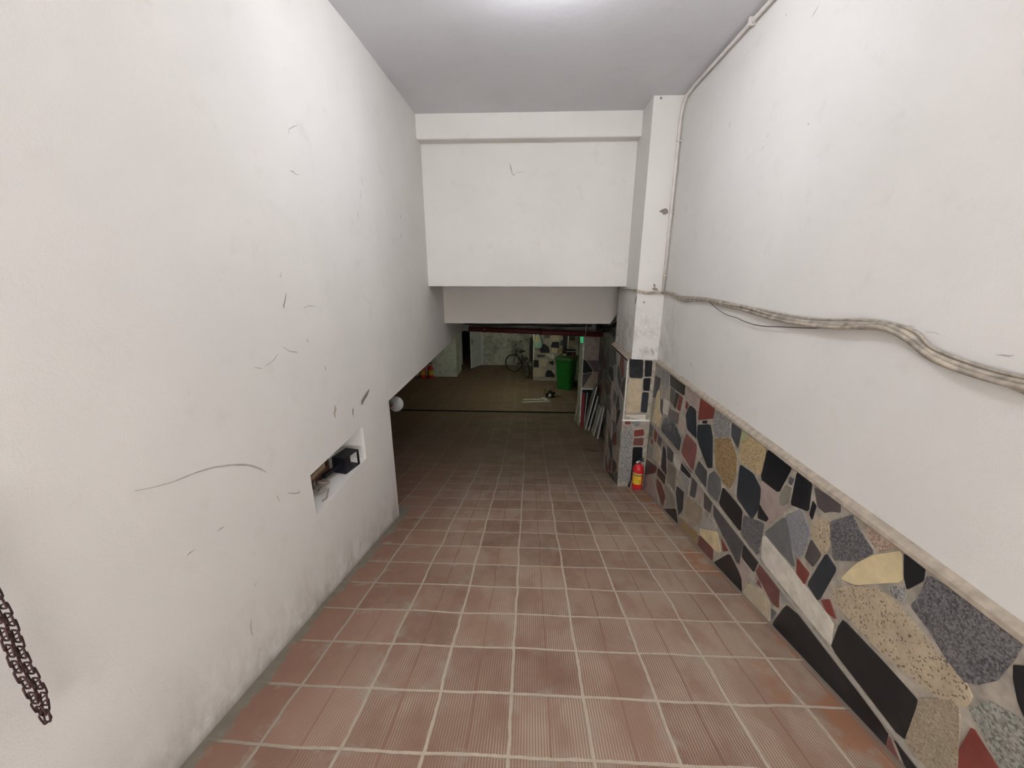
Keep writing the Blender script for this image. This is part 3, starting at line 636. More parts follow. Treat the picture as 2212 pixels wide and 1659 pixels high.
# column projecting from the right wall, with its stone dado
mb = MB(); cx = 1.20
mb.box(cx, RX + 0.02, 4.65, 5.60, -3.25, CZ + 0.05, M['wall'])
for k, wd, pts in COLUMN_MARKS: ribbon(mb, pts, wd, lambda u, v: (u, 4.6487, v), MK[k])
c1 = struct(mb.build('trim_1'), 'white column projecting from the right wall')
mb = MB()
mb.box(1.152, 1.482, 4.623, 5.62, -3.25, -1.045, M['mortar'])
mb.prism([(1.152, 4.623, -1.045), (1.152, 5.62, -1.045), (1.2, 5.62, -1.00), (1.2, 4.66, -1.00)], (0.0, 0, -0.02), M['cap'])
lay(mb, COLUMN_STONES, lambda u, v: (u, 4.6225, v), (0, -0.004, 0), 0.08)
lay(mb, crazy(4.64, 5.6, -2.95, -1.06, 0.19, 12, gap=0.018, palette=['D2', 'L', 'L2', 'GO', 'G', 'R2', 'K', 'D', 'P', 'W2', 'D3', 'BD2'], stretch=1.2), lambda u, v: (1.152, u, v), (-0.004, 0, 0))
mb.build('stone_cladding', c1)
mb = MB(); mb.box(1.145, 1.47, 4.605, 4.63, -1.803, -1.785, M['stick']); mb.box(1.150, 1.158, 4.612, 4.625, -1.79, -1.05, M['stick']); mb.build('edge_strip', c1)

# ceiling, beam and headers
mb = MB(); mb.box(LX - TH, RX + 0.35, -3, 5.5, CZ, CZ + 0.2, M['ceil']); struct(mb.build('ceiling'), 'pale grey painted ceiling over the ramp')
def bevel(o, w=0.012, n=3):
    m = o.modifiers.new('bevel', 'BEVEL'); m.width = w; m.segments = n; m.limit_method = 'ANGLE'; return o
mb = MB(); mb.box(LX - 0.01, cx + 0.01, 5.03, 5.3, 1.377, CZ + 0.02, M['wallc']); struct(bevel(mb.build('trim_2'), 0.02), 'white beam across the top of the header wall')
mb = MB(); mb.box(LX - 0.02, RX + 0.05, 5.2, 5.40, -0.233, 1.5, M['wallc'])
for k, wd, pts in HEADER_MARKS: ribbon(mb, pts, wd, lambda u, v: (u, 5.1988, v), MK[k])
struct(mb.build('wall_front'), 'white header wall hanging over the ramp')
mb = MB()
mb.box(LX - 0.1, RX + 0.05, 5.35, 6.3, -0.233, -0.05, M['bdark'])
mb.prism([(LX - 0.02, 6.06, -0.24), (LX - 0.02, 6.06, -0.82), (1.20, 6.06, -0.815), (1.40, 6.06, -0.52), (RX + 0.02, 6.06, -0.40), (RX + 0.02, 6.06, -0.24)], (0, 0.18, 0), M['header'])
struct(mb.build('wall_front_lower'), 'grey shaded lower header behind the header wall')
mb = MB()
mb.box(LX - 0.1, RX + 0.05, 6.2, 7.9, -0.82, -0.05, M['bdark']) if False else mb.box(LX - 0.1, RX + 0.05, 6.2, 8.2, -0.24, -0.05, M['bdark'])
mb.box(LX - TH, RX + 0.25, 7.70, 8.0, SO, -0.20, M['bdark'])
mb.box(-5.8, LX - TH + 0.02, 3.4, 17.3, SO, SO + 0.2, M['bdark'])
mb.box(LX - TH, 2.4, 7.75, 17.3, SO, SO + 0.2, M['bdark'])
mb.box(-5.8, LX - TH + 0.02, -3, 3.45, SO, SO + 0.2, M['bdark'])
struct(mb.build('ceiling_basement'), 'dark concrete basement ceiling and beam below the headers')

# unseen wall added behind the camera, keeps daylight off the upper walls
mb = MB(); mb.box(LX - TH, RX + 0.35, -3.2, -3.0, 0.35, CZ + 0.2, M['wallc']); struct(mb.build('entrance_light_block'), 'unseen white wall added over the entrance to hold back daylight')

# basement walls
mb = MB()
mb.box(-5.8, -5.6, -3, 17.4, -4, SO + 0.1, M['bwall'])
mb.box(-5.8, LX - TH, 3.2, 3.4, -3.4, SO + 0.1, M['bwall'])
struct(mb.build('wall_basement_left'), 'side wall of the basement behind the left wall')
mb = MB(); mb.box(-5.8, -2.52, 13.38, 14.2, ZF - 0.1, SO + 0.05, M['bwhite']); mb.box(-2.56, -2.505, 14.19, 14.25, ZF - 0.05, SO + 0.05, M['stick']); mb.box(-5.8, -2.75, 14.2, 17.3, ZF - 0.1, SO + 0.05, M['void']); struct(mb.build('wall_back_left'), 'pale green-white peeling wall beside the dark doorway')  # last box coloured black because the recess is unlit
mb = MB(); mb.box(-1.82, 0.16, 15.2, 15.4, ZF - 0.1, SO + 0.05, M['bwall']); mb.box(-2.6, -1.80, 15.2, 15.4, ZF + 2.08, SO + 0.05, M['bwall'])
mb.box(-2.8, -1.5, 17.1, 17.3, ZF - 0.1, SO + 0.05, M['void']); mb.box(-1.80, -1.60, 15.3, 17.2, ZF - 0.1, SO + 0.05, M['void'])  # black walls paint the darkness behind the doorway
struct(mb.build('wall_back'), 'stained grey plaster wall behind the bicycle')
mb = MB(); mb.box(0.13, 2.2, 13.13, 15.3, ZF - 0.1, SO + 0.05, M['mortar'])
pier = struct(mb.build('wall_back_right'), 'stone-clad pier behind the green bin')
mb = MB(); lay(mb, PIER_STONES, lambda u, v: (u, 13.129, v), (0, -0.01, 0), 0.1)
lay(mb, crazy(0.16, 1.7, -2.15, -1.25, 0.4, 4, palette=DARKP), lambda u, v: (u, 13.129, v), (0, -0.01, 0))
mb.box(0.16, 1.75, 13.03, 13.13, ZF, ZF + 0.09, M['mortar']); mb.build('stone_cladding', pier)
mb = MB(); mb.box(0.12, 0.155, 13.10, 13.135, -2.98, SO, M['stick']); mb.box(0.155, 1.7, 13.115, 13.13, -2.965, -2.945, M['strip']); mb.build('edge_strip', pier)
mb = MB(); mb.box(1.16, RX + 0.4, 8.42, 8.90, -3.75, SO + 0.05, M['stub'])
stub = struct(mb.build('trim_3'), 'brownish pier stub by the leaning boards, stone-faced below')
mb = MB(); mb.box(1.14, RX, 8.395, 8.43, -2.53, -1.88, M['mortar'])
lay(mb, crazy(1.15, 1.48, -2.5, -1.9, 0.2, 6, palette=['K', 'D3', 'BD', 'P2', 'K']), lambda u, v: (u, 8.396, v), (0, -0.006, 0))
mb.box(1.13, RX, 8.385, 8.43, -2.56, -2.535, M['stick']); mb.box(1.17, RX, 8.405, 8.43, -3.7, -2.56, ST['K'])  # black slab below the strip paints the shade on the lower stub
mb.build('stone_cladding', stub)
mb = MB(); mb.box(1.13, 1.16, 8.40, 8.92, -3.75, SO, M['bwhite']); mb.build('side_face', stub)
mb = MB(); mb.box(2.1, 2.3, 8.8, 15.2, ZF - 0.1, SO + 0.05, M['bwall']); mb.box(RX + 0.3, 2.3, 8.7, 8.85, -3.9, SO + 0.05, M['bwall'])
struct(mb.build('wall_basement_right'), 'side wall of the basement to the right of the bin')

# door in the far wall, standing open
door = thing('door_1', (-1.86, 15.17, ZF), 'grey-white door standing open beside the dark doorway', 'door'); door['kind'] = 'structure'
mb = MB(); a = Vector((0.0, -0.0, 0)); d = Vector((-0.31, -0.66, 0)).normalized(); nrm = Vector((d.y, -d.x, 0))
def dbox(mb, s0, s1, t0, t1, z0, z1, m): mb.hexa([a + d * s + nrm * t + Vector((0, 0, z)) for z in (z0, z1) for s, t in ((s0, t0), (s1, t0), (s1, t1), (s0, t1))], m)
dbox(mb, 0, 0.72, 0, 0.04, 0.02, 2.02, M['gdoor']); mb.build('door_leaf', door)
mb = MB()
dbox(mb, 0.63, 0.66, -0.008, 0.0, 0.90, 1.14, M['black']); dbox(mb, 0.63, 0.66, 0.04, 0.048, 0.90, 1.14, M['black'])
for sgn in (-0.045, 0.085):
    p = a + d * 0.645 + nrm * sgn + Vector((0, 0, 1.05)); mb.tube([a + d * 0.645 + nrm * 0.02 + Vector((0, 0, 1.05)), p, p - d * 0.11], 0.009, M['black'])
mb.build('door_handle', door)
mb = MB(); mb.box(0.0, 0.05, -0.02, 0.12, 0, 2.06, M['gdoor']); mb.box(-0.80, -0.76, -0.02, 0.12, 0, 2.06, M['gdoor']); mb.box(-0.8, 0.05, -0.02, 0.12, 2.03, 2.08, M['gdoor']); mb.build('door_frame', door)

# ================================================================ LAMPS
def bulb(name, loc, k, c, label):
    t = thing(name, loc, label, 'lamp')
    mb = MB(); mb.lathe([(0.005, 0), (0.05, 0), (0.05, -0.02), (0.012, -0.03), (0.012, -0.08), (0.022, -0.085), (0.022, -0.11), (0.015, -0.112)], M['sw']); mb.build('lamp_holder', t)
    mb = MB(); mb.lathe([(0.07 * math.cos(R(a)) + 0.0005, -0.175 + 0.07 * math.sin(R(a))) for a in range(84, -91, -12)], emit(name + '_glow', c, k)); mb.build('glass_globe', t)
bulb('ceiling_lamp', (0.06, 2.56, CZ + 0.04), LAMP_FRONT, (0.93, 0.95, 1.0), 'round white globe lamp on the ceiling above the ramp, nearer the header')
bulb('ceiling_lamp', (0.02, -0.7, CZ), REAR_FILL, (1.0, 0.95, 0.90), 'unseen globe lamp added behind the camera for soft light from behind')  # added globe, fills in light from behind the camera
t = thing('fluorescent_lamp', (-0.6, 11.3, SO), 'fluorescent tube lamp under the basement ceiling', 'lamp')
mb = MB(); mb.box(-0.62, 0.62, -0.03, 0.03, -0.05, 0, M['sw']); mb.build('lamp_base', t)
mb = MB(); mb.tube([(-0.58, 0, -0.075), (0.58, 0, -0.075)], 0.016, emit('tube_glow', (0.97, 1.0, 0.68), TUBE), 12); mb.build('lamp_tube', t)

# ================================================================ THINGS ON THE NEAR WALLS
# chain: a doubled string of square links hanging near the left wall
t = thing('chain', (-1.262, 0.71, -0.55), 'rusty doubled chain of square links hanging by the left wall', 'chain')
def link_mb(p, q, turn):
    p, q = Vector(p), Vector(q); ax = (q - p).normalized(); side = Vector((0, 1, 0)) if turn == 0 else Vector((1, 0, 0))
    side = (side - ax * side.dot(ax)).normalized(); c = (p + q) / 2; hl = (q - p).length / 2 + 0.006; hw = 0.0085
    pts = []
    for k in range(16):
        an = 2 * math.pi * k / 16; ca, sa = math.cos(an), math.sin(an)
        e = 0.32; pts.append(c + ax * hl * math.copysign(abs(ca) ** e, ca) + side * hw * math.copysign(abs(sa) ** e, sa))
    mb = MB(); mb.tube(pts, 0.0022, M['rustchain'], 6, closed=True); return mb
zb = -0.600; N = 24; pit = 0.026
pa = [Vector((0.0, 0.0, zb))]
for s in (-1, 1):
    prev = Vector((0, 0, zb))
    for k in range(N):
        off = 0.009 * min(1, (k + 1) / 3.0); z = zb + pit * (k + 1)
        q = Vector((0.004 * math.sin(k * .7), s * off, z)); link_mb(prev, q, (k + (s > 0)) % 2).build('chain_link', t); prev = q

# niche contents
NX = LX - ND
mb = MB(); mb.box(NX + 0.05, NX + 0.07, NY0 + 0.005, 2.66, NZ0 + 0.001, NZ1 - 0.001, M['rust']); 
for z in (NZ0 + 0.06, NZ0 + 0.2): mb.box(NX + 0.07, NX + 0.09, NY0 + 0.005, 2.62, z, z + 0.025, M['rust'])
mb.box(NX + 0.07, NX + 0.085, 2.40, 2.43, NZ0, NZ1 - 0.01, M['rope'])
tag(mb.build('steel_plate', loc=(NX, 2.4, NZ0)), 'rusty ribbed steel plate at the back of the wall niche', 'plate')
mb = MB(); mb.box(-0.02, 0.02, -0.17, 0.17, 0, 0.035, M['wood']); o = tag(mb.build('wooden_slat'), 'pale wooden slat lying in the wall niche', 'slat'); o.location = (-1.445, 2.29, NZ0 + 0.13); o.rotation_euler = (R(4), 0, R(-3))
mb = MB()
for k in range(3): mb.tube([Vector((0.032 * math.cos(R(a)) , 0.045 * math.sin(R(a)), 0.02 + 0.016 * k + 0.04 * (0.5 + 0.5 * math.cos(R(a + 50 * k))))) for a in range(0, 360, 20)], 0.007, M['rope'], 6, closed=True)
mb.tube(smoothed([(0.03, 0, 0.02), (0.05, -0.06, 0.008), (0.06, -0.09, 0.008), (0.05, -0.13, 0.008)]), 0.004, M['rope'], 6)
o = tag(mb.build('rope_coil'), 'small coil of old rope in the wall niche', 'rope'); o.location = (-1.40, 2.38, NZ0)
t = thing('square_tube', (-1.39, 2.71, NZ0 + 0.002), 'black open-ended square metal tube in the niche', 'metal tube', (0, 0, R(-12)))
mb = MB(); q = 0.006; L0, L1, A0, A1, h = -0.085, 0.085, -0.055, 0.055, 0.125
mb.box(A0, A1, L0, L1, 0, q, M['black']); mb.box(A0, A1, L0, L1, h - q, h, M['black']); mb.box(A0, A0 + q, L0, L1, q, h - q, M['black']); mb.box(A0, A1, L0, L0 + q, q, h - q, M['black'])
mb.box(A1 - q, A1, L0, -0.02, q, h - q, M['black']); mb.box(A1 - 0.012, A1, L1 - 0.012, L1, q, h - q, M['black'])
mb.build('tube_body', t)
mb = MB(); mb.box(-0.012, 0.012, -0.25, -0.085, 0.05, 0.075, M['black']); mb.build('rod', t)

# conduit along the right wall and down beside the column
t = thing('cable_conduit', (1.47, 4.55, -0.25), 'thin white conduit along ceiling corner and down beside column', 'conduit')
def rel(pts, o): return [Vector(p) - Vector(o) for p in pts]
O = (1.47, 4.55, -0.25)
mb = MB(); path = [(1.474, -3, 1.592), (1.474, 3.3, 1.592), (1.474, 4.35, 1.590), (1.474, 4.5, 1.578), (1.474, 4.58, 1.53), (1.474, 4.62, 1.44), (1.474, 4.628, 1.30), (1.474, 4.628, 0.6), (1.474, 4.628, -0.25)]
mb.tube(rel(path, O), 0.014, M['conduit'], 10); mb.build('conduit_pipe', t)
for z in (1.22, 0.555, -0.09):
    mb = MB(); mb.tube(rel([(1.455, 4.628, z), (1.474, 4.61, z), (1.490, 4.612, z), (1.4995, 4.612, z)], O), 0.006, M['conduit'], 6); mb.build('conduit_clip', t)
for y in (3.35, 2.6):
    mb = MB(); mb.box(-0.02 + 0.004, 0.028, y - 4.55 - 0.01, y - 4.55 + 0.01, 1.82, 1.87, M['conduit']); mb.build('conduit_clip', t)

# cable bundle across the column and the right wall
base = [(1.152, 5.4, -0.26), (1.17, 4.95, -0.25), (1.18, 4.66, -0.245), (1.20, 4.628, -0.252), (1.30, 4.626, -0.272), (1.40, 4.626, -0.268), (1.468, 4.60, -0.268), (1.478, 4.35, -0.262), (1.478, 4.0, -0.290), (1.478, 3.75, -0.272), (1.478, 3.45, -0.262), (1.478, 3.1, -0.268), (1.478, 2.85, -0.262), (1.478, 2.6, -0.278), (1.478, 2.35, -0.286), (1.478, 2.05, -0.272), (1.478, 1.80, -0.236), (1.478, 1.72, -0.231), (1.478, 1.62, -0.252), (1.478, 1.52, -0.300), (1.478, 1.40, -0.323), (1.478, 1.25, -0.333), (1.478, 1.0, -0.32), (1.478, 0.4, -0.31), (1.478, -2, -0.30)]
O = (1.478, 2.5, -0.27); t = thing('cable_bundle', O, 'paint-spattered grey cable bundle sagging along the right wall', 'cable')
mb = MB(); mb.tube(smoothed(rel(base, O), 6), 0.011, M['cable'], 10); mb.build('cable', t)
b2 = [(x + (0.0 if y > 4.3 else 0.002), y, z - 0.014 - 0.005 * math.sin(y * 5)) for x, y, z in base if y > 1.0 and y < 4.7]
mb = MB(); mb.tube(smoothed(rel(b2 + [(1.478, 0.9, -0.42), (1.478, 0.5, -0.50), (1.478, -0.5, -0.6)], O), 6), 0.010, M['cable'], 10); mb.build('cable', t)
b3 = [(1.466, 2.0, -0.280), (1.462, 1.80, -0.246), (1.462, 1.70, -0.244), (1.462, 1.6, -0.27), (1.462, 1.5, -0.312), (1.462, 1.38, -0.336), (1.462, 1.2, -0.343), (1.462, 0.8, -0.33), (1.462, -2, -0.32)]
mb = MB(); mb.tube(smoothed(rel([(1.474, 2.9, -0.282), (1.472, 2.4, -0.300)] + b3, O), 6), 0.010, M['cable'], 10); mb.build('cable', t)
mb = MB(); mb.tube(smoothed(rel([(1.474, 4.5, -0.255), (1.480, 4.1, -0.275), (1.480, 3.8, -0.262), (1.480, 3.4, -0.25), (1.480, 2.7, -0.262), (1.480, 2.2, -0.262), (1.480, 1.8, -0.222), (1.480, 1.6, -0.236), (1.480, 1.5, -0.288), (1.480, 1.2, -0.318), (1.480, 0.5, -0.3)], O), 6), 0.006, M['cable'], 8); mb.build('cable', t)
mb = MB(); mb.tube(smoothed(rel([(1.475, 3.45, -0.265), (1.478, 3.25, -0.32), (1.478, 3.08, -0.345), (1.478, 2.95, -0.348), (1.478, 2.80, -0.362), (1.478, 2.62, -0.36), (1.478, 2.4, -0.335), (1.478, 2.2, -0.312), (1.474, 2.05, -0.29)], O), 5), 0.0028, M['thin'], 6); tag(mb.build('thin_wire', t), 'thin dark wire', None)

# ================================================================ FIRE EXTINGUISHERS
def extinguisher(name, r, h, label):
    t = thing(name, (0, 0, 0), label, 'fire extinguisher')
    mb = MB(); mb.lathe([(r * .86, 0), (r * .98, h * .02), (r * .98, h * .05), (r, h * .06), (r, h * .60), (r * .96, h * .66), (r * .84, h * .72), (r * .6, h * .765), (r * .34, h * .785), (r * .24, h * .80)], M['red'], seg=32); mb.build('cylinder_body', t)
    mb = MB(); vs = []; n = 14; z0, z1 = h * .17, h * .52   # label wraps the front
    def arcband(mb, a0, a1, z0, z1, rr, m, n=14):
        vs = [(rr * math.cos(R(a0 + (a1 - a0) * k / n)), rr * math.sin(R(a0 + (a1 - a0) * k / n)), z) for z in (z0, z1) for k in range(n + 1)]
        mb.add(vs, [(k, k + 1, n + 2 + k, n + 1 + k) for k in range(n)], m, True)
    arcband(mb, -170, -60, h * .20, h * .55, r * 1.012, M['yellow']); arcband(mb, -168, -62, h * .475, h * .495, r * 1.02, M['black']); arcband(mb, -168, -62, h * .505, h * .54, r * 1.02, M['scuffb'])
    rnd = random.Random(3)
    for k in range(16):
        a = rnd.uniform(-160, -80); z = h * rnd.uniform(.24, .45); arcband(mb, a, a + rnd.uniform(5, 14), z, z + h * .012, r * 1.02, M['wood'], 2)
    tag(mb.build('label_sticker', t), 'yellow label sticker', None)
    mb = MB(); mb.lathe([(r * .24, h * .79), (r * .24, h * .84), (r * .30, h * .85), (r * .30, h * .89), (r * .15, h * .90)], M['chrome'], seg=16); mb.build('valve', t)
    mb = MB(); mb.tube([(-r * .2, 0, h * .87), (r * .5, 0, h * .90), (r * .85, 0, h * .87)], r * .12, M['black'], 6); mb.tube([(-r * .3, 0, h * .90), (r * .3, 0, h * .96), (r * .8, 0, h * .96)], r * .12, M['black'], 6); mb.build('handle', t)
    mb = MB(); mb.lathe([(0.001, 0), (r * .2, 0), (r * .2, r * .12), (0.001, r * .12)], M['refl'], c=(-r * .42, -r * .05, h * .85), seg=12, mx=Matrix.Rotation(R(90), 3, 'X')); mb.build('gauge', t)
    mb = MB(); mb.tube(smoothed([(-r * .2, 0, h * .84), (-r * .8, -r * .1, h * .80), (-r * 1.22, 0, h * .62), (-r * 1.25, -r * .05, h * .36), (-r * 1.3, -r * .1, h * .22)]), r * .10, M['rubber'], 8)
    mb.tube([(-r * 1.3, -r * .1, h * .23), (-r * 1.55, -r * .15, h * .06)], [r * .12, r * .26], M['rubber'], 10); mb.build('hose', t)
    return t
e1 = extinguisher('fire_extinguisher', 0.066, 0.43, 'bright red extinguisher with yellow label standing against the column')
e1.location = (1.375, 4.545, ramp(4.48) + 0.003)
e2 = copy_thing(e1, (-3.66, 13.2, ZF), (0, 0, R(25)), 'left one of two dim red extinguishers by the peeling wall', 'extinguishers at the peeling wall')
e3 = copy_thing(e1, (-3.40, 13.2, ZF), (0, 0, R(55)), 'right one of two dim red extinguishers by the peeling wall', 'extinguishers at the peeling wall')
for e in (e2, e3): e.scale = (1.4, 1.4, 1.3)

# ================================================================ DISC AT THE WALL END
t = thing('reflector_disc', (-1.44, YE, -1.41), 'pale round disc on a short arm at the left wall end', 'reflector')
mb = MB(); mb.tube([(0, 0, 0), (0, 0.33, 0.02)], 0.008, M['redb'], 8); mb.build('bracket', t)
mb = MB(); mb.lathe([(0.003, -0.006), (0.078, -0.006), (0.082, 0), (0.078, 0.006), (0.003, 0.012)], M['disc'], c=(0.035, 0.34, 0.02), seg=40, mx=Matrix.Rotation(R(78), 3, 'X')); mb.build('disc', t)

# ================================================================ PIPES AND CABLES UNDER THE CEILING
t = thing('sprinkler_pipe', (0, 7.3, -1.13), 'dark red pipe running across beneath the lower header', 'pipe')
mb = MB(); mb.tube([(-1.14, 0.17, 0.012), (1.30, -0.17, -0.022)], 0.046, M['redp'], 20); mb.build('pipe', t)
for f in (0.12, 0.55, 0.86):
    mb = MB(); p = Vector((-1.14, 0.17, 0.012)).lerp(Vector((1.30, -0.17, -0.022)), f); mb.tube([p - Vector((0.03, 0, 0)), p + Vector((0.03, 0, 0))], 0.053, M['redp'], 20); mb.build('coupling', t)
rnd = random.Random(9)
t = thing('black_cables', (0.2, 7.45, -0.95), 'bunch of black cables strung above the red pipe', 'cable')
for k in range(7):
    z = -0.08 + 0.03 * k; pts = [(-1.45 + 0.0 * k, 0.10 - 0.02 * k, z)] + [(x, rnd.uniform(-.15, .1), z + rnd.uniform(-.035, .02)) for x in (-0.9, -0.3, 0.3, 0.7)] + [(0.92, -0.1, z)]
    mb = MB(); mb.tube(smoothed(pts, 6), rnd.choice((0.010, 0.014, 0.018)), M['bcable'], 8); mb.build('cable', t)
t = thing('drooping_cables', (1.40, 6.0, -0.5), 'black cables drooping through the gap beside the column', 'cable')
for k in range(8):
    a = k / 7; pts = [(0.085 - 0.02 * (k % 3), -0.38 + 0.01 * k, 0.16), (0.04 - 0.04 * a, -0.08, -0.10 - 0.06 * a), (-0.04 - 0.10 * a, 0.12, -0.32 - 0.02 * a), (-0.10 - 0.16 * a, 0.34 + 0.1 * a, -0.40 - 0.05 * a), (-0.10 - 0.17 * a, 0.7, -0.48 - 0.06 * math.sin(k)), (-0.12 - 0.10 * a, 1.15, -0.55 + 0.02 * k)]
    mb = MB(); mb.tube(smoothed(pts, 6), 0.011 + 0.004 * (k % 3), M['bcable'] if k % 4 else M['cable'], 8); mb.build('cable', t)
t = thing('hanging_wire', (1.02, 7.19, -1.0), 'thin pale wire dangling over the red pipe by the green sign', 'wire')
mb = MB(); mb.tube(smoothed([(-0.02, -0.12, 0.15), (-0.03, -0.14, 0.02), (-0.04, -0.13, -0.14), (-0.06, -0.12, -0.24), (-0.05, -0.10, -0.28)]), 0.006, M['cable'], 6); mb.build('wire', t)

# ================================================================ BOARDS LEANING AT THE RIGHT
G = 'boards leaning against the stone wall'
def zmid(x, y): b = brk(x); return ramp(b) + (ZF - ramp(b)) * (y - b) / (9.90 - b)
def board(name, foot, top, width, thick, label, m=None, cat='board'):
    # foot/top: centre of the lower/upper end; width runs along Y
    f, tp = Vector(foot), Vector(top); ax = (tp - f); L = ax.length; ax.normalize()
    wv = Vector((0, 1, 0)); wv = (wv - ax * wv.dot(ax)).normalized(); nv = ax.cross(wv).normalized()
    if nv.x > 0: nv = -nv
    t = thing(name, f, label, cat, group=G if cat == 'board' else None)
    mb = MB(); h = width / 2
    mb.hexa([wv * a + nv * b + ax * c for c in (0, L) for a, b in ((-h, 0), (h, 0), (h, thick * .8), (-h, thick * .8))], m or M['board']); mb.build('panel', t)
    mb = MB(); mb.hexa([wv * a + nv * b + ax * c for c in (0.002, L - 0.002) for a, b in ((-h - 0.004, -0.001), (-h, -0.001), (-h, thick * .8 + 0.001), (-h - 0.004, thick * .8 + 0.001))], M['boarde']); mb.build('edge', t)
    return t
def F(x, y): return (x, y, zmid(x, y) + 0.01)
board('board', F(1.235, 8.17), (1.43, 8.21, -2.41), 0.26, 0.03, 'tallest wide grey board leaning at the stone wall')
board('board', F(1.285, 7.95), (1.45, 7.99, -2.58), 0.06, 0.03, 'narrow upright board between the two widest leaning boards')
board('board', F(1.325, 7.66), (1.455, 7.72, -2.70), 0.30, 0.025, 'shorter wide grey board leaning at the stone wall')
board('board', F(1.37, 7.36), (1.463, 7.40, -2.60), 0.12, 0.03, 'board leaning nearest to the column')
t = board('lath', F(1.115, 8.93 - .02), (1.128, 8.60, -2.95), 0.05, 0.02, 'thin pale lath leaning against the pier stub corner', M['boarde'], 'lath'); t.location.x -= 0.02
board('lath', (1.235, 8.345, zmid(1.235, 8.345) + .01), (1.275, 8.36, -2.62), 0.02, 0.015, 'thin pale lath standing in front of the red metal sheet', M['boarde'], 'lath')
t = thing('metal_sheet', (1.20, 8.36, zmid(1.2, 8.34)), 'dull red metal sheet with a foot, left of the leaning boards', 'metal sheet')
mb = MB(); mb.box(-0.045, 0.02, 0, 0.02, 0.0, 0.78, M['redb']); mb.build('sheet', t)
mb = MB(); mb.box(-0.06, -0.01, -0.20, 0.0, 0.012, 0.09, M['redb']); mb.build('foot', t)

# ================================================================ WHEELIE BIN
t = thing('wheelie_bin', (1.16, 12.22, ZF), 'green wheeled rubbish bin standing before the stone pier', 'bin', (0, 0, R(-22)))
mb = MB(); lo = [(-.22, -.24), (.22, -.24), (.22, .22), (-.22, .22)]; hi = [(-.27, -.33), (.27, -.33), (.27, .33), (-.27, .33)]
def rr(p, z, q=0.12): return [(x, y, z) for x, y in cut(p, q)]
rings = [rr(lo, 0.0), rr(lo, 0.03), rr([(x * 1.0 + (a - x) * .95, y + (b - y) * .95) for (x, y), (a, b) in zip(lo, hi)], 0.88), rr(hi, 0.90), rr([(x * 1.07, y * 1.05) for x, y in hi], 0.90), rr([(x * 1.07, y * 1.05) for x, y in hi], 0.96)]
n = 8; vs = [p for g in rings for p in g]; fs = [tuple(range(n))[::-1], tuple((len(rings) - 1) * n + k for k in range(n))]
for i in range(len(rings) - 1):
    for k in range(n): fs.append((i * n + k, i * n + (k + 1) % n, (i + 1) * n + (k + 1) % n, (i + 1) * n + k))
mb.add(vs, fs, M['bin']); bevel(mb.build('bin_body', t), 0.01, 2)
mb = MB(); lid = [[(-.30, -.37), (.30, -.37), (.30, .36), (-.30, .36)], [(-.27, -.33), (.27, -.33), (.27, .33), (-.27, .33)], [(-.15, -.2), (.15, -.2), (.15, .2), (-.15, .2)]]
rings = [rr(lid[0], 0.962), rr(lid[0], 0.99), rr(lid[1], 1.025), rr(lid[2], 1.045)]; vs = [p for g in rings for p in g]; fs = [tuple(range(n))[::-1], tuple(3 * n + k for k in range(n))]
for i in range(3):
    for k in range(n): fs.append((i * n + k, i * n + (k + 1) % n, (i + 1) * n + (k + 1) % n, (i + 1) * n + k))
mb.add(vs, fs, M['binlid']); bevel(mb.build('bin_lid', t), 0.01, 2)
for s in (-1, 1):
    mb = MB(); mb.lathe([(0.02, -0.025), (0.095, -0.025), (0.1, -0.018), (0.1, 0.018), (0.095, 0.025), (0.02, 0.025)], M['rubber'], c=(s * .25, .25, .1), seg=24, mx=Matrix.Rotation(R(90), 3, 'Y')); mb.build('wheel', t)
mb = MB(); mb.tube([(-.2, .33, .93), (-.2, .42, .99), (.2, .42, .99), (.2, .33, .93)], 0.014, M['bin'], 8); mb.build('handle', t)

def onbin(x, y): return Vector((x, y, ZF + 1.048))
t = thing('black_case', onbin(1.28, 12.36), 'black case lying on the green bin lid', 'case', (0, 0, R(6)))
mb = MB(); mb.box(-.15, .15, -.1, .1, 0, .16, M['black']); bevel(mb.build('case_body', t), .015); mb = MB(); mb.box(-.15, .15, -.105, -.1, .11, .125, M['stick']); mb.build('trim', t)
t = thing('red_bottle', onbin(1.45, 12.20) + Vector((0.0, -.02, -.045)), 'small red bottle at the right edge of the bin lid', 'bottle')
mb = MB(); mb.lathe([(.03, 0), (.035, .01), (.035, .09), (.015, .12), (.012, .15)], M['redb'], seg=16); mb.build('bottle_body', t)
t.location = (1.335, 12.06, ZF + 1.03)
t = thing('crumpled_paper', onbin(1.10, 12.2), 'small pale crumpled scrap on the green bin lid', 'scrap')
mb = MB(); rnd = random.Random(4); mb.lathe([(.02, 0), (.06, .005), (.07, .02), (.05, .05), (.01, .06)], M['bagy'], seg=9, smooth=False); mb.build('scrap', t)
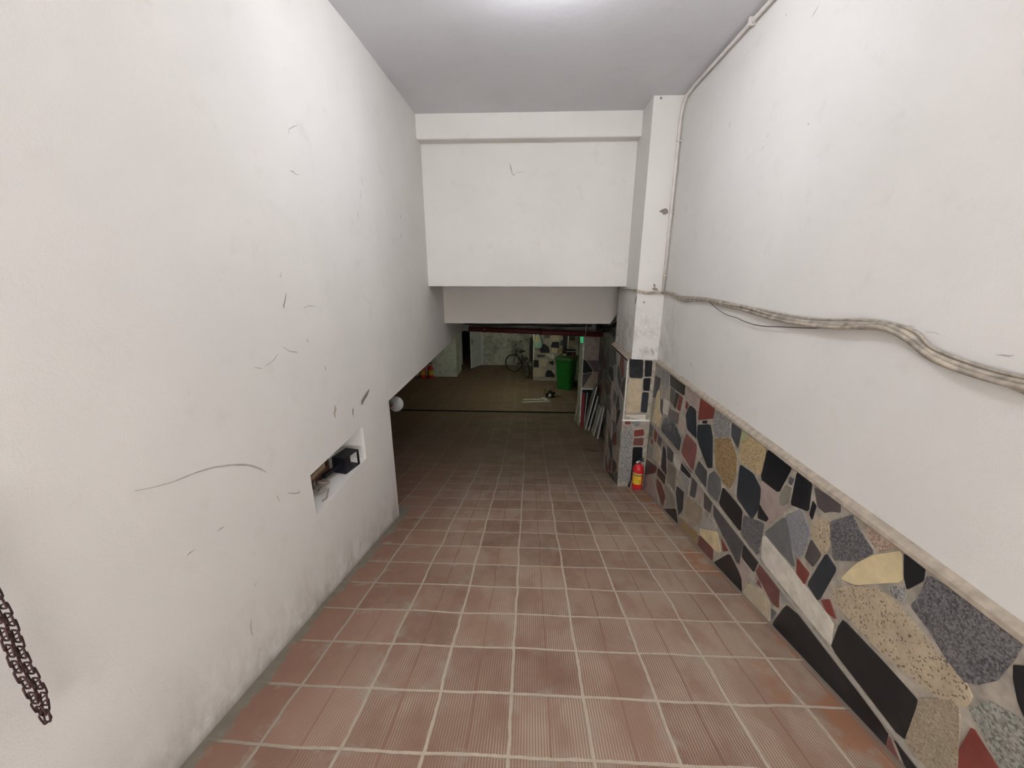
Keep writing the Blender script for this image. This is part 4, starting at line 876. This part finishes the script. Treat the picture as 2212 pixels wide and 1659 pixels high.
# poles behind the bin
Gp = 'tools standing behind the bin'
def pole(name, x, y, h, r, m, lean, label, head=None, cat='tool'):
    t = thing(name, (x, y, ZF), label, cat)
    mb = MB(); mb.tube([(0, 0, 0.02), (lean, 0.0, h)], r, m, 8); mb.build('handle', t)
    if head: mb = MB(); head(mb, lean, h); mb.build('head', t)
    return t
def broom(mb, l, h):
    mb.box(l - .09, l + .09, -.03, .03, h - .02, h + .04, M['wood'])
    for k in range(16): mb.tube([(l - .08 + .0107 * k, 0, h + .03), (l - .10 + .0133 * k, 0.01 * (k % 3 - 1), h + .20)], .006, M['thin'], 5)
def mop(mb, l, h):
    rnd = random.Random(1)
    for k in range(20):
        a = rnd.uniform(0, 6.28); mb.tube(smoothed([(l, 0, h), (l + .04 * math.cos(a), .03 * math.sin(a), h - .02), (l + .06 * math.cos(a), .045 * math.sin(a), h - .3 - rnd.uniform(0, .12))], 3), .007, M['cable'], 5)
pole('mop', 1.58, 12.9, 1.65, .012, M['stick'], -.04, 'upturned mop with grey strings standing behind the bin', mop)
pole('broom', 1.36, 12.95, 1.35, .012, M['wood'], .03, 'upturned broom with dark bristles standing behind the bin', broom)
pole('pale_pole', 1.27, 13.0, 2.0, .016, M['boarde'], -.01, 'pale wooden pole standing upright beside the dark plank', None, 'pole')
t = thing('dark_plank', (1.16, 13.05, ZF), 'dark plank standing upright against the stone pier', 'plank'); mb = MB(); mb.box(-.07, .07, -.015, .015, 0.0, 2.1, M['black']); mb.build('plank', t)

# bag hanging on the pier
t = thing('plastic_bag', (0.27, 13.0, -2.06), 'pale green plastic bag hanging on the stone pier', 'bag')
mb = MB(); vs = []; fs = []; rnd = random.Random(7); NS = 20
prof = [(.02, .0), (.05, -.06), (.09, -.16), (.13, -.26), (.16, -.36), (.175, -.46), (.165, -.54), (.12, -.59), (.02, -.60)]
for r, z in prof:
    for k in range(NS): a = 2 * math.pi * k / NS; q = r * (1 + .12 * math.sin(5 * a + z * 20) + rnd.uniform(-.06, .06)); vs.append((q * math.cos(a), q * .45 * math.sin(a), z + rnd.uniform(-.008, .008)))
for i in range(len(prof) - 1):
    for k in range(NS): fs.append((i * NS + k, (i + 1) * NS + k, (i + 1) * NS + (k + 1) % NS, i * NS + (k + 1) % NS))
mb.add(vs, fs, M['bag'], True); mb.build('bag_body', t)
mb = MB(); mb.tube(smoothed([(-.02, 0, -.03), (-.07, 0, .12), (0, .06, .2), (.07, 0, .12), (.02, 0, -.03)]), .010, M['bag'], 6, flat=.4); mb.build('bag_handle', t)
mb = MB(); mb.prism([(-.13, -.085, -.30), (.09, -.085, -.30), (-.02, -.07, -.08)], (0, .02, 0), M['bagy']); mb.build('yellow_packet', t); t.scale = (0.85, 0.85, 0.85)
t = thing('dark_jacket', (0.06, 13.22, -2.22), 'narrow black garment hanging beside the pier edge', 'garment')
mb = MB(); mb.lathe([(.01, 0.0), (.035, -.05), (.06, -.15), (.065, -.45), (.055, -.75), (.03, -.86), (.005, -.88)], M['rubber'], seg=14); mb.build('garment_body', t)
mb = MB(); mb.tube([(0, 0, 0), (.03, -.05, .04), (.075, -.03, .02)], .006, M['black'], 6); mb.build('hanger_hook', t)
t = thing('dark_pole', (0.085, 13.20, ZF), 'slim black pole leaning at the pier edge behind the bicycle', 'pole'); mb = MB(); mb.tube([(0, 0, 0), (0.01, 0.0, .56)], .014, M['black'], 8); mb.build('pole', t)

# switch and its trunking on the far wall
t = thing('wall_switch', (-0.93, 15.2, -2.86), 'white switch box below vertical trunking on the stained wall', 'switch')
mb = MB(); mb.box(-.06, .06, -.04, 0, -.07, .06, M['sw']); bevel(mb.build('switch_box', t), .006); mb = MB(); mb.box(0, .035, -.025, 0, .06, 1.6, M['sw']); mb.build('trunking', t)
# green sign on the pier stub
t = thing('exit_sign', (1.135, 8.54, -1.47), 'small glowing green sign on the pier stub side', 'sign')
mb = MB(); mb.box(-.035, 0, -.12, .12, -.09, .09, M['black']); mb.build('sign_box', t)
mb = MB(); mb.box(-.038, -.036, -.11, .11, -.08, .08, emit('green_glow', (0.05, 0.8, 0.3), SIGN)); mb.box(-.03, -.005, -.122, -.1205, -.07, .07, emit('green_glow_side', (0.05, 0.8, 0.3), SIGN)); mb.build('sign_face', t)

# ================================================================ THINGS ON THE BASEMENT FLOOR
def strip(loc, L, wd, ang, label):
    t = thing('plastic_strip', (*loc, ZF), label, 'strip', (0, 0, R(ang)), 'white strips on the basement floor')
    mb = MB(); mb.box(-L / 2, L / 2, -wd / 2, wd / 2, 0.0, 0.02, M['stick']); mb.build('strip_body', t)
    mb = MB(); mb.box(-L / 2, L / 2, -wd / 2 + .008, -wd / 2 + .014, 0.02, 0.024, M['boarde']); mb.build('ridge', t); return t
strip((0.20, 10.78), 0.82, 0.055, 9, 'longer white strip, nearest the drain slot on the basement floor')
strip((0.10, 10.98), 0.52, 0.05, 7, 'shorter white strip lying parallel behind the longer one')
strip((0.45, 11.04), 0.24, 0.11, -62, 'short wide white piece lying across the two white strips')
bpy.context.view_layer.update()
t = thing('black_harness', (0.63, 11.28, ZF), 'black tangle of straps with a pale patch on floor', 'harness')
mb = MB(); rnd = random.Random(11); vs = []; fs = []
for i in range(7):
    ph = math.pi * i / 6
    for k in range(12):
        a = 2 * math.pi * k / 12; q = 1 + .3 * math.sin(3 * a + 2 * i) + rnd.uniform(-.12, .12)
        vs.append((.13 * math.sin(ph) * math.cos(a) * q, .10 * math.sin(ph) * math.sin(a) * q, max(0.0, .075 - .085 * math.cos(ph) * q)))
for i in range(6):
    for k in range(12): fs.append((i * 12 + k, i * 12 + (k + 1) % 12, (i + 1) * 12 + (k + 1) % 12, (i + 1) * 12 + k))
mb.add(vs, fs, M['rubber'], True); mb.build('bundle', t)
for pts in ([(-.1, -.05, .02), (-.17, -.02, .14), (-.14, .03, .24)], [(.06, 0, .08), (.10, .02, .22), (.16, .03, .30)], [(.1, -.03, .02), (.2, -.05, .06), (.28, -.02, .03), (.36, -.06, .012)], [(-.05, 0, .1), (.0, 0, .24), (.05, .02, .12)]):
    mb = MB(); mb.tube(smoothed(pts), .012, M['rubber'], 6, flat=.5); mb.build('strap', t)
mb = MB(); mb.prism([(-.07, -.125, .04), (.03, -.13, .05), (.01, -.11, .13), (-.05, -.11, .12)], (0, .02, 0), M['sw']); tag(mb.build('patch', t), 'pale patch', None)
# small dirt smear on the ramp
mb = MB(); y0 = 6.62; zz = lambda x, y: zmid(x, y) + 0.006
mb.tube([(x, y, zz(x, y)) for x, y in ((1.02, 6.55), (1.13, 6.45), (1.22, 6.46), (1.40, 6.45))], [.014, .022, .010, .004], M['rust'], 6, flat=.4)
tag(mb.build('twig'), 'dark brown twig lying on the floor past the column', 'twig')

# ================================================================ BICYCLE
def bicycle():
    t = thing('bicycle', (0, 0, 0), 'dark bicycle leaning at the stained wall, front wheel turned', 'bicycle')
    r = 0.33
    def wheel(name, par, c, turn=0.0):
        m3 = Matrix.Rotation(R(turn), 3, 'Z') @ Matrix.Rotation(R(90), 3, 'X')
        ring = lambda rad, n=40: [Vector(c) + m3 @ Vector((rad * math.cos(2 * math.pi * k / n), rad * math.sin(2 * math.pi * k / n), 0)) for k in range(n)]
        w_ = MB(); w_.tube(ring(r - .035), .009, M['chrome'], 6, closed=True); w_.tube([Vector(c) + m3 @ Vector((0, 0, z)) for z in (-.04, .04)], .018, M['chrome'], 10)
        wo = w_.build(name, par)
        ty = MB(); ty.tube(ring(r - .020), .022, M['rubber'], 10, closed=True); ty.build('tyre', wo)
        sp = MB()
        for k in range(28):
            a = 2 * math.pi * k / 28; s = .03 * (1 if k % 2 else -1)
            sp.tube([Vector(c) + m3 @ Vector((.015 * math.cos(a + .5), .015 * math.sin(a + .5), s)), Vector(c) + m3 @ Vector(((r - .04) * math.cos(a), (r - .04) * math.sin(a), 0))], .0016, M['chrome'], 4)
        sp.build('spokes', wo); return wo
    wheel('rear_wheel', t, (0, 0, r))
    BB = Vector((.42, 0, .29)); HT = Vector((.86, 0, .86)); HB = Vector((.90, 0, .72)); ST_ = Vector((.26, 0, .80)); RA_ = Vector((0, 0, r)); FA = Vector((1.04, 0, r))
    mb = MB()
    for a, b, q in ((BB, ST_, .016), (ST_, HT, .015), (BB, HB, .019), (HB, HT, .02)): mb.tube([a, b], q, M['frame'], 10)
    for s in (-.045, .045): mb.tube([BB, RA_ + Vector((0, s, 0))], .009, M['frame'], 8); mb.tube([ST_, RA_ + Vector((0, s, 0))], .008, M['frame'], 8)
    mb.build('bicycle_frame', t)
    mb = MB(); mb.tube([ST_, ST_ + Vector((-.03, 0, .09))], .012, M['chrome'], 8)
    sd = mb.build('seat_post', t)
    mb = MB(); c = ST_ + Vector((-.02, 0, .11)); ot = [(-.13, -.08), (-.09, -.095), (0, -.05), (.13, -.02), (.15, 0), (.13, .02), (0, .05), (-.09, .095), (-.13, .08)]
    mb.prism([c + Vector((x, y, -.02)) for x, y in ot], (0, 0, .045), M['seat']); bevel(mb.build('saddle', t), .015)
    # steering assembly turned about the head tube
    st = 48
    def turn(p): q = Matrix.Rotation(R(st), 3, 'Z'); return HB + q @ (Vector(p) - HB)
    mb = MB()
    for s in (-.05, .05): mb.tube([turn(HB), turn(HB + Vector((.01, s, -.03))), turn(FA + Vector((0, s, 0)))], .010, M['frame'], 8)
    mb.build('fork', t)
    wheel('front_wheel', t, turn(FA), st)
    mb = MB(); top = turn(HT + Vector((-.01, 0, .14))); mb.tube([turn(HT), top], .013, M['chrome'], 8)
    mb.tube(smoothed([turn(HT + Vector((-.12, -.28, .22))), turn(HT + Vector((0, -.22, .19))), turn(HT + Vector((.06, -.08, .14))), turn(HT + Vector((.06, .08, .14))), turn(HT + Vector((0, .22, .19))), turn(HT + Vector((-.12, .28, .22)))]), .012, M['chrome'], 8)
    hb = mb.build('handlebar', t)
    for s in (-1, 1): mb = MB(); mb.tube([turn(HT + Vector((-.13, s * .285, .222))), turn(HT + Vector((-.04, s * .245, .20)))], .017, M['rubber'], 8); mb.build('grip', hb)
    mb = MB(); mb.lathe([(.03, -.006), (.09, -.006), (.09, .006), (.03, .006)], M['chrome'], c=BB + Vector((0, -.05, 0)), seg=24, mx=Matrix.Rotation(R(90), 3, 'X'))
    mb.tube([BB + Vector((0, -.07, 0)), BB + Vector((.05, -.08, -.16))], .009, M['chrome'], 8); mb.tube([BB + Vector((0, .07, 0)), BB + Vector((-.05, .08, .16))], .009, M['chrome'], 8); cr = mb.build('crank', t)
    for s, q in ((-1, (.05, -.08, -.16)), (1, (-.05, .08, .16))):
        mb = MB(); c = BB + Vector(q); mb.box(c.x - .045, c.x + .045, c.y + (s * .01 if s > 0 else -.10), c.y + (.10 if s > 0 else -.01), c.z - .012, c.z + .012, M['rubber']); mb.build('pedal', cr)
    mb = MB(); mb.tube(smoothed([(-.30, 0, .62), (-.22, 0, .75), (0, 0, .81), (.1, 0, .78)]), .016, M['frame'], 8, flat=.5); mb.box(-.2, .1, -.06, .06, .70, .712, M['frame'])
    for s in (-.05, .05): mb.tube([(-.1, s, .70), (0, s, r)], .005, M['frame'], 6)
    mb.build('luggage_rack', t)
    mb = MB(); mb.lathe([(.003, 0), (.028, 0), (.028, .012), (.003, .014)], M['refl'], c=(-.215, 0, .66), seg=16, mx=Matrix.Rotation(R(-90), 3, 'Y')); mb.build('reflector', t)
    # crumpled pale cover over the handlebar
    return t
b = bicycle(); b.location = (-0.07, 13.36, ZF); b.rotation_euler = (R(-7), 0, R(112))
